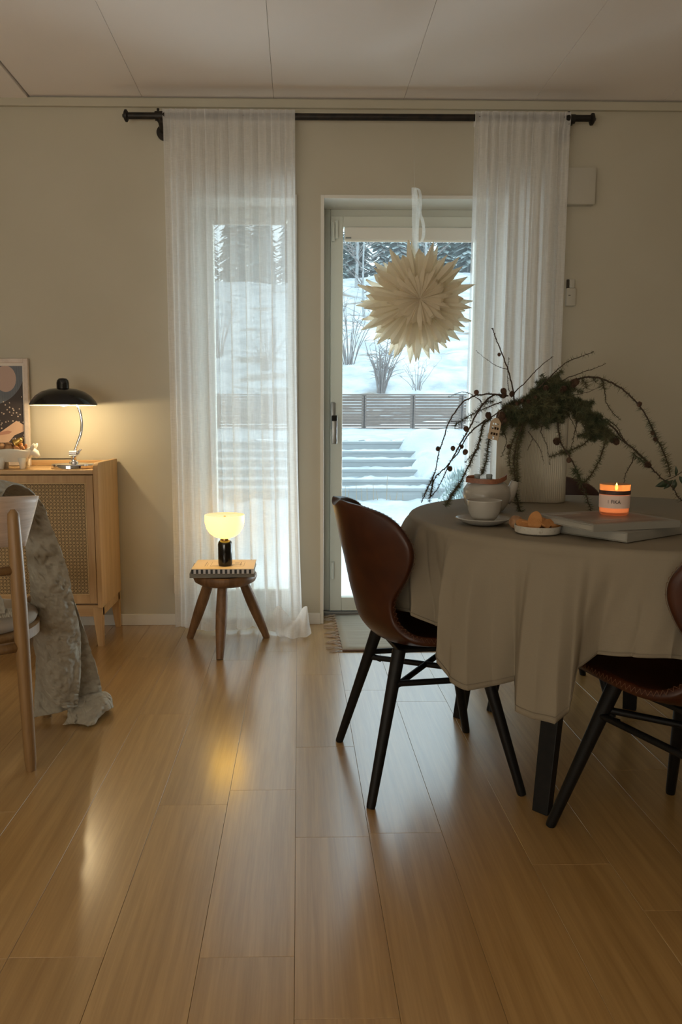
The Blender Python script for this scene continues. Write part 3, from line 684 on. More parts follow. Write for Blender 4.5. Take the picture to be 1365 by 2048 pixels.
patch(BL, [  # over the backrest and down the far side
    [(-1.16,1.985,.74),(-1.00,2.005,.76),(-.90,2.075,.785),(-.862,2.12,.79)],
    [(-1.15,2.005,.83),(-1.02,2.04,.845),(-.90,2.11,.845),(-.85,2.18,.835)],
    [(-1.12,2.08,.845),(-1.01,2.12,.858),(-.90,2.20,.850),(-.835,2.26,.825)],
    [(-1.03,2.22,.80),(-.95,2.27,.81),(-.88,2.31,.79),(-.812,2.34,.765)],
    [(-.90,2.33,.70),(-.870,2.33,.71),(-.825,2.335,.70),(-.792,2.35,.69)],
    [(-.872,2.36,.56),(-.84,2.34,.56),(-.795,2.35,.56),(-.758,2.38,.555)],
    [(-.878,2.38,.42),(-.83,2.35,.42),(-.785,2.36,.42),(-.745,2.40,.42)],
    [(-.880,2.40,.28),(-.83,2.37,.28),(-.775,2.385,.28),(-.738,2.44,.285)],
    [(-.875,2.42,.16),(-.835,2.39,.13),(-.79,2.40,.12),(-.752,2.44,.12)],
    [(-.870,2.425,.115),(-.830,2.40,.085),(-.79,2.41,.065),(-.758,2.44,.055)]], 40, 34, .011, 3, 17, .0060)
patch(BL, [  # second layer behind it, reaching the floor
    [(-.90,2.44,.50),(-.84,2.45,.50),(-.78,2.46,.48)],
    [(-.90,2.46,.30),(-.83,2.47,.30),(-.745,2.50,.31)],
    [(-.905,2.46,.14),(-.83,2.48,.13),(-.718,2.55,.14)],
    [(-.91,2.44,.02),(-.82,2.46,.03),(-.712,2.57,.045)]], 34, 26, .011, 8, 15, .006)
patch(BL, [  # trailing end on the floor
    [(-.83,2.52,.05),(-.80,2.46,.055),(-.79,2.42,.02),(-.80,2.40,.008)],
    [(-.78,2.58,.05),(-.755,2.52,.065),(-.755,2.45,.04),(-.765,2.41,.008)],
    [(-.725,2.60,.04),(-.70,2.56,.06),(-.715,2.48,.055),(-.735,2.40,.010)],
    [(-.690,2.58,.02),(-.670,2.54,.045),(-.680,2.47,.05),(-.71,2.385,.010)],
    [(-.675,2.54,.006),(-.660,2.52,.02),(-.665,2.47,.03),(-.70,2.40,.008)]], 24, 30, .014, 5, 26, .007)
patch(BL, [  # corner of cloth lying over the seat
    [(-1.06,2.12,.54),(-.98,2.15,.57),(-.93,2.17,.55)],
    [(-1.04,2.13,.50),(-.96,2.14,.51),(-.885,2.17,.50)],
    [(-1.06,2.10,.462),(-.96,2.11,.465),(-.865,2.14,.462)]], 20, 16, .008, 9, 24, .004)
bl = thing('throw_blanket', 'crinkled grey-beige muslin blanket over the wooden chair, trailing on the floor', 'blanket')
BL.build('cloth', M['muslin'], bl, smooth=True, solid=.005, offset=0)
b = MB(); r_ = random.Random(2)
for k in range(26):
    y = 2.17 + .0; x = -.96 + k*.0042; z = .49
    b.tube([(x, 2.125+.002*k, .468), (x+r_.uniform(.004,.01), 2.115+.002*k, .458), (x+r_.uniform(.002,.014), 2.11+.002*k, .448)], [.003,.004,.002], 5)
for k in range(0):
    z = .06 + k*.013; b.tube([(-.892, 2.43, z), (-.902-r_.random()*.010, 2.42, z-.006)], [.003,.0018], 5)
o = b.build('frayed_edge', M['muslin'], bl); o['kind'] = 'stuff'

# ================================================================== STOOL + LAMP
st = thing('wooden_stool', 'low round three-legged dark wooden stool in front of the left curtain', 'stool', (-.335, 3.30, 0))
MB().lathe([(.0,.292),(.075,.288),(.115,.292),(.137,.305),(.144,.322),(.143,.334),(.135,.340),(.11,.334),(.06,.324),(.0,.320)], 56, cap=False).build('seat', M['stool'], st, smooth=True)
for a, rr_ in ((-92, .205), (148, .215), (32, .215)):
    c0 = ang(a, .080); c1 = ang(a, rr_)
    P = [(lerp(c0[0], c1[0], t), lerp(c0[1], c1[1], t), lerp(.315, 0, t)) for t in (0, .2, .4, .6, .8, 1)]
    MB().tube(P, [.020,.024,.0255,.024,.020,.0155], 20).build('leg', M['stool'], st, smooth='auto')
def book(name, label, loc, rz, w_, d_, h, cover, group=None, cov_t=.0025, spine=None):
    t_ = thing(name, label, 'book', loc, rz, group)
    MB().box(.003, w_-.003, .002, d_-.004, cov_t, h-cov_t).build('page_block', M['paper_book'], t_)
    b = MB(); b.box(0, w_, 0, d_, 0, cov_t); b.box(0, w_, 0, d_, h-cov_t, h); b.box(0, w_, -.001, cov_t, 0, h); b.build('cover', cover, t_, bevel=.0006)
    return t_
bk2 = book('coffee_table_book', 'grey-white hardback book lying directly on the stool seat', (-.478, 3.18, .340), radians(3), .285, .235, .020, M['book_cover'])
bk1 = book('coffee_table_book', 'cream book with a black and white striped spine under the stool lamp', (-.469, 3.172, .360), radians(0), .272, .215, .022, M['cream_cover'])
b = MB()
for k in range(26):
    x0 = .272*k/26; b.box(x0, x0+.272/26, -.0022, -.001, .001, .019, k % 2)
b.build('striped_spine', [mat('spine_black', (.01,.01,.01), .5).m, mat('spine_white', (.62,.6,.6), .5).m], bk1)
pm = mat('cover_print_grey', (.30,.24,.19), .6).m
b = MB(); frame(b, .07, .215, .075, .175, .001, .001, .001, .001, .0220, .0223)
def flat(parent, rects, m, z, name):
    b = MB()
    for x0, x1, y0, y1 in rects: b.box(x0, x1, y0, y1, z, z+.0003)
    return b.build(name, m, parent)
flat(bk1, [(.075,.225,.06,.062),(.075,.225,.16,.162),(.075,.077,.06,.16),(.223,.225,.06,.16),(.085,.13,.07,.073),(.155,.215,.09,.096),(.16,.175,.08,.09),(.18,.2,.125,.14),(.205,.21,.08,.15)], pm, .0221, 'cover_drawing')
for x, s_ in ((.050, 1), (.060, .6)):
    flat(bk1, [(x, x+.004*s_, .06, .062+.10*s_)], pm, .0221, 'cover_lettering')
def text(body, size, parent, loc, rot, m, name='lettering', ext=.0002, xs=1):
    cu = bpy.data.curves.new(name, 'FONT'); cu.body = body; cu.size = size; cu.extrude = ext; cu.align_x = 'CENTER'
    o = bpy.data.objects.new(name, cu); COL.objects.link(o); bpy.context.view_layer.update()
    me = bpy.data.meshes.new_from_object(o.evaluated_get(bpy.context.evaluated_depsgraph_get())); me.materials.clear(); me.materials.append(m)
    bpy.data.objects.remove(o); o = bpy.data.objects.new(name, me); COL.objects.link(o); o.parent = parent; o.location = loc; o.rotation_euler = rot; o.scale = (xs, 1, 1); return o
tl = thing('table_lamp', 'small lamp with a glowing opal bowl shade and black cylinder foot on the stool', 'lamp', (-.328, 3.25, .382))
MB().lathe([(.026,0),(.030,.003),(.0315,.012),(.0315,.098),(.029,.108),(.022,.114),(.019,.116)], 40).build('foot', M['black'], tl, smooth='auto')
MB().lathe([(.020,.114),(.020,.124),(.026,.126)], 30).build('collar', mat('brass', (.65,.42,.2), .3, 1).m, tl, smooth='auto')
sd = MB().lathe([(.024,.124),(.045,.131),(.066,.146),(.080,.168),(.086,.190),(.0875,.205),(.0875,.226),(.0862,.2285)], 56, cap=False).build('shade', M['shade_glow'], tl, smooth=True)
MB().lathe([(.0862,.2285),(.083,.224),(.04,.221),(.0,.220)], 56, cap=False).build('shade_top', M['shade_top'], sd, smooth=True)
MB().lathe([(.005,.2205),(.005,.2235),(.0,.224)], 16, cap=False).build('switch', M['gold'], tl)

# ================================================================== RUG
rg = thing('fringed_rug', 'flat woven light grey cotton rug with fringes in front of the terrace door', 'rug', (.195, 3.195, 0))
b = MB(); rows = []
for j in range(13):
    rows.append([(-.008*j/12 + 1.0*i/30, .60*j/12, .0085 + .0012*noise.noise(Vector((i*.5, j*.7, 0)))) for i in range(31)])
b.grid(rows); b.build('weave', M['rug'], rg, smooth=True, solid=.006)
MB().tube([(0,0,.005),(.5,0,.005),(1.0,0,.005)], .0045, 6).build('bound_edge', M['rug_edge'], rg)
MB().tube([(0,.60,.005),(.5,.60,.005),(1.0,.60,.005)], .0045, 6).build('bound_edge', M['rug_edge'], rg)
r_ = random.Random(4)
for side in (0, 1):
    for k in range(13):
        b = MB(); y = .008 + k*.0485; sx = -1 if side == 0 else 1; bx = 0 if side == 0 else 1.0; dy = r_.uniform(-.03,.03)
        b.tube([(bx, y, .006), (bx+sx*.010, y, .008), (bx+sx*.018, y+dy*.1, .006)], [.003,.006,.0035], 6)
        for q in range(6):
            a = r_.uniform(-.010,.010); L = r_.uniform(.035,.06)
            b.tube([(bx+sx*.016, y+dy*.1, .006), (bx+sx*(.016+L*.4), y+dy*.5+a+r_.uniform(-.006,.006), .007), (bx+sx*(.016+L*.75), y+dy*.8+a*1.5, .003), (bx+sx*(.016+L), y+dy+a*2, .003)], [.0018,.0016,.0013,.0008], 4)
        b.build('tassel', M['fringe'], rg)

# ================================================================== TABLE
TC = (.925, 2.10); TR = .600; TZ = .752
tb = thing('dining_table', 'round dining table on black splayed legs hidden under a linen cloth', 'table', (*TC, 0))
MB().lathe([(.585,.715),(.594,.722),(.594,.742),(.588,.748)], 96).build('tabletop', M['oak_top'], tb, smooth='auto')
TCx, TCy = TC
for (fx, fy) in ((.642,1.830), (.560,2.462), (1.185,2.520), (1.262,1.905)):
    lx, ly = fx-TCx, fy-TCy; d = sqrt(lx*lx+ly*ly); ux, uy = lx/d, ly/d; px, py = -uy, ux
    tx, ty = lx-ux*.10, ly-uy*.10
    v_ = []
    for z, cx_, cy_, w1, w2 in ((0, lx, ly, .026, .014), (.3, lerp(lx,tx,.42), lerp(ly,ty,.42), .029, .016), (.715, tx, ty, .034, .02)):
        for a_, b_ in ((-1,-1),(1,-1),(1,1),(-1,1)): v_.append((cx_+px*w1*a_*.85+ux*w2*b_, cy_+py*w1*a_*.85+uy*w2*b_, z))
    f_ = [(0,1,2,3),(8,9,10,11)] + [(r*4+k, r*4+(k+1) % 4, r*4+4+(k+1) % 4, r*4+4+k) for r in range(2) for k in range(4)]
    MB().add(v_, f_).build('leg', M['black_metal'], tb, bevel=.002)
# tablecloth : (top angle, hem angle, hem radius, hem height)
HEM = [(100,100,.66,.45),(120,121,.64,.43),(135,135,.68,.42),(150,149,.63,.45),(163,163,.665,.46),(173,174,.625,.50),(182,184,.66,.50),(188,192,.628,.505),(191.5,199,.655,.52),
       (195,202,.615,.495),(199,205,.603,.500),(202.5,209.5,.612,.485),(204.8,213.5,.630,.488),(206.2,212.0,.660,.500),(208.5,213.5,.682,.452),(212,217.5,.684,.424),(216.5,222,.688,.415),
       (221,225.0,.655,.425),(225.5,228.2,.640,.437),(228.4,229.8,.660,.432),(230.2,231.2,.684,.400),(233.5,234.8,.695,.392),(236.5,238.0,.688,.392),(239.5,239.8,.664,.410),(242,240.3,.635,.49),
       (246,243.5,.618,.520),(252,250,.622,.528),(258,256.5,.634,.535),(264,263,.628,.525),(272,273,.65,.50),(281,281,.62,.46),(291,290,.67,.43),(302,303,.62,.44),(315,314,.67,.42),(328,329,.62,.45),
       (342,341,.67,.43),(356,357,.625,.45),(370,369,.67,.43),(384,385,.625,.44),(398,397,.67,.42),(412,413,.625,.45),(426,425,.67,.43),(440,441,.64,.45),(460,460,.66,.45)]
def cloth_pt(th, v_):
    h = interp([(a, b_, c_, d_) for a, b_, c_, d_ in HEM], th); hem_a, hem_r, hem_z = h
    R0 = TR + .004
    if v_ < .1:   # rounding over the edge
        q = v_/.1*pi/2; r = R0 - .016 + .016*sin(q); z = TZ - .016*(1-cos(q)) + .001; return (TCx + r*cos(radians(th)), TCy + r*sin(radians(th)), z)
    q = (v_-.1)/.9
    a = lerp(th, hem_a, q**1.05); r = lerp(R0, .615+(hem_r-.615)*1.55, q**.62) + .0045*sin(radians(th)*37+q*2.2+2*sin(radians(th)*5))*q**.8 + .002*sin(radians(th)*83+q*5)*q
    z = lerp(TZ-.015, hem_z, q) 
    n_ = noise.noise(Vector((th*.22, q*1.8, 1)))*.008*q + .003*noise.noise(Vector((th*.5, q*5, 7)))*q
    return (TCx + (r+n_)*cos(radians(a)), TCy + (r+n_)*sin(radians(a)), z)
NTH = 900; rows = []
for rr_ in (0, .15, .3, .42, .52, .57, TR-.013):
    rows.append([(TCx + rr_*cos(radians(100+360*i/NTH)), TCy + rr_*sin(radians(100+360*i/NTH)), TZ + .001 + .0006*noise.noise(Vector((i*.02, rr_*30, 0)))) for i in range(NTH)])
for j in range(45):
    rows.append([cloth_pt(100+360*i/NTH, j/44) for i in range(NTH)])
cl = thing('tablecloth', 'beige linen tablecloth draped over the round dining table', 'tablecloth')
MB().grid(rows, close=True).build('cloth', M['linen'], cl, smooth=True, solid=.0015, offset=1)
b = MB(); ring_ = [cloth_pt(100+360*i/NTH, .965) for i in range(NTH+1)]; ring_ = [(TCx+(p[0]-TCx)*1.0035, TCy+(p[1]-TCy)*1.0035, p[2]) for p in ring_]
b.tube(ring_[::2], .0009, 4); b.build('hem_seam', M['linen_seam'], cl)

# ================================================================== LEATHER CHAIRS
PROF = [(.258,.428,.06,0),(.254,.434,.135,.0),(.226,.445,.185,.004),(.14,.450,.215,.015),(.03,.440,.232,.028),(-.07,.428,.228,.040),(-.135,.436,.208,.050),(-.172,.470,.186,.050),(-.188,.520,.176,.050),
        (-.200,.56,.186,.070),(-.210,.605,.208,.098),(-.220,.65,.223,.118),(-.230,.69,.222,.120),(-.238,.728,.208,.108),(-.245,.760,.178,.086),(-.251,.785,.130,.050),(-.254,.797,.080,.022),(-.256,.802,.035,.006)]
def shell_rows(off=0.):
    P = crom(PROF, 4); rows = []; n = len(P)
    for i, (x, z, w_, c_) in enumerate(P):
        a = P[max(i-1, 0)]; b_ = P[min(i+1, n-1)]; tx, tz = b_[0]-a[0], b_[1]-a[1]; L = sqrt(tx*tx+tz*tz) or 1
        nx, nz2 = tz/L, -tx/L           # towards the sitter
        row = []
        for k in range(25):
            u = -1 + 2*k/24; us = sin(u*pi/2)*.35 + u*.65; cu = c_*abs(us)**2.1
            row.append((x + nx*(cu+off), w_*us, z + nz2*(cu+off)))
        rows.append(row)
    return rows
def zigzag(b, path, outs, amp, step):
    pts = [Vector(p) for p in path]; acc = 0; k = 0; last = None
    for i in range(len(pts)-1):
        seg = pts[i+1]-pts[i]; L = seg.length
        while acc < L:
            p = pts[i] + seg*(acc/L); o = Vector(outs[i]); q = p + o*(amp if k % 2 else -amp)
            if last is not None:
                d = (q-last).normalized(); s_ = d.orthogonal().normalized()*.0005; s2 = d.cross(s_)
                b.add([last-s_-s2*.5, last+s_-s2*.5, last+s2, q-s_-s2*.5, q+s_-s2*.5, q+s2], [(0,1,4,3),(1,2,5,4),(2,0,3,5)])
            last = q; k += 1; acc += step
        acc -= L
def leather_chair(label, loc, rz):
    t_ = thing('leather_chair', label, 'chair', loc, rz, 'leather shell chairs around the table')
    rows = shell_rows(); sh = MB().grid(rows).build('shell', M['leather'], t_, smooth=True, solid=.024, offset=-1, subsurf=1)
    
    b = MB(); n = len(rows)
    for side in (0, 24):
        path = []; outs = []
        for i in range(6, n-6):
            p = Vector(rows[i][side]); inner = Vector(rows[i][12]); q = Vector(rows[i][1 if side == 0 else 23])
            a = Vector(rows[i-1][side]); c_ = Vector(rows[i+1][side]); tan = (c_-a).normalized(); acr = (p-q).normalized(); nrm = tan.cross(acr).normalized()
            if nrm.dot(Vector((.3, 0, .6)) - Vector(p)*0) > 0: nrm = -nrm
            path.append(p + nrm*.011 + acr*.0015); outs.append(nrm)
        b = MB(); zigzag(b, path, outs, .006, .0065); b.build('stitching', M['thread'], t_)
    for sx in (-1, 1):
        for sy in (-1, 1):
            fx, fy = sx*.215, sy*.210; tx, ty = sx*.115, sy*.115
            P = [(fx, fy, 0), (fx-(fx-tx)*.02, fy-(fy-ty)*.02, .008), (lerp(fx,tx,.5), lerp(fy,ty,.5), .20), (tx, ty, .400)]
            lg = MB().tube(P, [.0115,.0125,.0155,.019], 14).build('leg', M['black_metal'], t_, smooth='auto')
            qx, qy = lerp(fx,tx,.78), lerp(fy,ty,.78)
            MB().tube([(qx-sx*.012, qy-sy*.012, .305), (qx-sx*.030, qy-sy*.030, .300)], .008, 10).build('bolt', M['black_metal'], lg, smooth='auto')
    q = .142
    for sy in (-1, 1): MB().tube([(-q, sy*q, .315), (q, sy*q, .315)], .0085, 10).build('side_rail', M['black_metal'], t_, smooth='auto')
    b = MB(); b.tube([(-q, -q, .300), (q, q, .330)], .0085, 10); b.tube([(-q, q, .300), (q, -q, .330)], .0085, 10); b.build('cross_braces', M['black_metal'], t_, smooth='auto')
    MB().cbox(-.12, .12, -.12, .12, .392, .404, .003).build('mounting_plate', M['black_metal'], t_)
    return t_
leather_chair('brown leather shell chair with black legs, left of the table, seen from behind', (.372, 2.094, 0), radians(8.4))
leather_chair('brown leather shell chair at the right picture edge, seat under the cloth', (.915, 1.640, 0), radians(112))
leather_chair('brown leather shell chair behind the vase, mostly hidden by the table', (.915, 2.690, 0), radians(-98))

# ================================================================== ON THE TABLE
Z = TZ + .0026
va = thing('ribbed_vase', 'tall cream vase with fine vertical ribs holding the larch branches', 'vase', (.790, 2.500, Z), radians(-17))
def sup(a, A, B, p=4.5):
    c_, s_ = cos(a), sin(a); r = (abs(c_/A)**p + abs(s_/B)**p)**(-1/p); return r
NV_ = 960; rows = []
for z, k in ((0,.97),(.004,1),(.10,1.0),(.20,1.0),(.30,1.0),(.306,.985)):
    rows.append([((sup(2*pi*i/NV_, .112, .070)*k + .0024*abs(sin(i*pi/8)))*cos(2*pi*i/NV_), (sup(2*pi*i/NV_, .112, .070)*k + .0024*abs(sin(i*pi/8)))*sin(2*pi*i/NV_), z) for i in range(NV_)])
for z, k in ((.304,.93),(.10,.92)):
    rows.append([(sup(2*pi*i/NV_, .112, .070)*k*cos(2*pi*i/NV_), sup(2*pi*i/NV_, .112, .070)*k*sin(2*pi*i/NV_), z) for i in range(NV_)])
b = MB(); b.grid(rows, close=True); b.add(rows[0], [tuple(range(NV_))]); b.add(rows[-1], [tuple(range(NV_))]); b.build('vase_body', M['vase'], va, smooth='auto')
# teapot
tp = thing('teapot', 'squat cream teapot with a brown wooden handle behind the cup', 'teapot', (.562, 2.19, Z), 0)
MB().lathe([(.038,0),(.050,.006),(.064,.026),(.070,.048),(.068,.068),(.058,.084),(.050,.090),(.046,.091),(.046,.086),(.0,.084)], 56, cap=False).build('pot_body', M['ceramic'], tp, smooth=True)
MB().tube([(.052,-.004,.040),(.068,-.004,.055),(.078,-.004,.074),(.084,-.004,.091)], [.024,.019,.014,.012], 24).build('spout', M['ceramic'], tp, smooth=True)
b = MB(); lidp = [(.045,.088),(.040,.094),(.02,.098),(.0,.099)]; b.lathe(lidp, 40, cap=False); ld = b.build('lid', M['ceramic'], tp, smooth=True)
for x in (-.032, .004):
    MB().lathe([(.009,.0),(.009,.012),(.010,.016),(.008,.019),(.0,.0195)], 20, c=(x, -.010, .094), cap=False).build('lug', M['lug'], tp, smooth='auto')
P = crom([(-.036,-.006,.104),(-.058,-.012,.102),(-.068,-.024,.098),(-.062,-.034,.097),(-.03,-.050,.095),(.006,-.054,.094),(.030,-.046,.098),(.047,-.034,.105),(.052,-.024,.108)], 5)
rows = []
for i, p in enumerate(P):
    rows.append([(p[0], p[1]-.0035, p[2]-.007), (p[0], p[1]+.0035, p[2]-.007), (p[0], p[1]+.0035, p[2]+.007), (p[0], p[1]-.0035, p[2]+.007)])
b = MB(); b.grid(rows, close=True); b.add(rows[0], [(0,1,2,3)]); b.add(rows[-1], [(0,1,2,3)]); b.build('handle', M['handle_wood'], tp, bevel=.001)
# cup & saucer
sc = thing('saucer', 'cream saucer under the cup', 'saucer', (.487, 1.925, Z))
MB().lathe([(.0,.003),(.034,.002),(.036,.0),(.040,.001),(.055,.007),(.070,.016),(.0715,.0175),(.069,.0185),(.052,.010),(.036,.0055),(.0,.005)], 64, cap=False).build('dish', M['ceramic'], sc, smooth=True)
cp = thing('tea_cup', 'cream handleless cup on the saucer', 'cup', (.489, 1.925, Z+.0055))
MB().lathe([(.0,.001),(.020,.0),(.023,.001),(.034,.014),(.042,.032),(.0455,.056),(.0458,.0585),(.0445,.0588),(.041,.034),(.030,.012),(.0,.006)], 64, cap=False).build('cup_wall', M['ceramic'], cp, smooth=True)
# walnut, plate, biscuits
blob('walnut', M['walnut'], (.550, 1.842, Z+.0165), (.0175,.019,.017), 'single brown walnut on the cloth between saucer and biscuit plate', 'nut', None, 3, .12)
pl = thing('small_plate', 'small speckled cream plate heaped with gingerbread biscuits', 'plate', (.582, 1.772, Z))
MB().lathe([(.0,.0),(.048,.0),(.053,.003),(.0555,.017),(.0555,.0195),(.0535,.0195),(.051,.006),(.0,.004)], 64, cap=False).build('dish', M['stoneware'], pl, smooth='auto')
def biscuit(label, loc, rot, kind):
    n = 40; v_ = []
    for i in range(n):
        a = 2*pi*i/n
        if kind == 0: r = .0205*(1-.18*cos(a)**2) * (1 + .18*max(0, sin(a))*(1-abs(cos(a)))) ; x, y = r*cos(a)*1.0, r*sin(a)*1.15
        else:
            x = .0175*(sin(a)**3)*1.2; y = (13*cos(a)-5*cos(2*a)-2*cos(3*a)-cos(4*a))/16*.0185*1.1
        v_.append((x, y))
    b = MB(); vv = []
    for z, k in ((0,.93),(.0015,1),(.0045,1),(.006,.92)): vv += [(x*k, y*k, z) for x, y in v_]
    f_ = [tuple(range(n))[::-1], tuple(range(3*n, 4*n))] + [(r*n+k, r*n+(k+1) % n, (r+1)*n+(k+1) % n, (r+1)*n+k) for r in range(3) for k in range(n)]
    o = b.add(vv, f_).build('gingerbread_biscuit', M['biscuit'], smooth='auto', loc=loc); o.rotation_euler = rot
    return tag(o, label, 'biscuit', 'gingerbread biscuits on the small plate')
bs = [('biscuit at the left rim of the plate, lying low', (.553,1.792,.018), (.30,-.25,.4), 0), ('rounded biscuit standing tallest on the plate', (.574,1.783,.028), (1.05,.15,-.35), 0),
      ('biscuit in the middle of the plate leaning right of the tall one', (.598,1.782,.023), (.70,.2,.3), 1), ('biscuit at the right rim of the plate', (.622,1.790,.020), (.35,.25,-.4), 1),
      ('biscuit behind the middle of the heap', (.604,1.806,.024), (.35,-.1,.9), 0), ('biscuit lying flat at the bottom of the heap', (.585,1.800,.010), (.05,.03,0), 1), ('biscuit behind the tall one, mostly covered', (.572,1.808,.018), (.25,.1,2), 0)]
for L_, p, r, k in bs: biscuit('brown '+L_, (p[0]-.003, p[1]-.023, Z+p[2]), r, k)
# books
k1 = book('large_book', 'thick grey-white hardback, lower of the two books on the table', (.735, 1.622, Z), radians(34), .245, .215, .023, M['book_cover'])
k2 = book('large_book', 'hardback with a brown photo cover, upper book beneath the candle', (.660, 1.627, Z+.0235), radians(17), .245, .215, .0165, M['book_cover'])
flat(k2, [(.016,.222,.014,.20)], noise_mat('cover_photo', (.13,.08,.055), (.24,.18,.14), 9, .45, stretch=(.5,2,1)).m, .0166, 'cover_photo')
flat(k2, [(.02,.10,.17,.19),(.03,.12,.05,.056)], M['paper_book'], .0170, 'photo_highlights')
# candle
cd = thing('scented_candle', 'lit orange glass candle with a pale label, on the upper book', 'candle', (.782, 1.805, Z+.0235+.0174))
MB().lathe([(.0,.001),(.030,.0),(.0335,.003),(.0345,.010),(.0358,.074),(.0355,.0755),(.0340,.074),(.0328,.010),(.031,.006),(.0,.006)], 56, cap=False).build('glass_jar', M['candle_glass'], cd, smooth='auto')
MB().lathe([(.0,.007),(.0315,.007),(.0325,.012),(.0333,.056),(.030,.0575),(.012,.0575),(.0,.057)], 48, cap=False).build('wax', M['candle_body'], cd, smooth='auto')
MB().lathe([(.0362,.051),(.0366,.0515),(.0369,.0605),(.0366,.061)], 56, cap=False).build('dark_band', mat('label_dark', (.05,.02,.012), .6).m, cd)
lb = MB()
rows = []
for z in (.018, .050):
    r = .0352 + .0012*z/.05; rows.append([(r*cos(a), r*sin(a), z) for a in [radians(-200 + 170*i/24) for i in range(25)]])
lb.grid(rows).build('label', mat('label_paper', (.66,.50,.42), .7).m, cd, smooth=True)
MB().tube([(0,0,.057),(.001,0,.063)], .0009, 6).build('wick', M['gap'], cd)
MB().lathe([(.0,.060),(.0030,.063),(.0038,.067),(.0022,.073),(.0,.079)], 14, c=(.002,-.004,0), cap=False).build('flame', M['flame'], cd, smooth=True)
point('candle_light', (.002, -.004, .070), .22, (1,.45,.12), .004, cd)
ang_c = math.atan2(-1.8, -.78)
dx, dy = cos(ang_c)*.0372, sin(ang_c)*.0372
tx_m = mat('label_ink', (.02,.015,.012), .6).m
text('FIKA', .0128, cd, (dx+.003, dy-.0012, .030), (pi/2, 0, ang_c+pi/2), tx_m, 'lettering', .0004, .86)
text('I', .0128, cd, (dx-.0125, dy+.0062, .030), (pi/2, 0, ang_c+pi/2-.35), tx_m, 'lettering', .0002, .45)
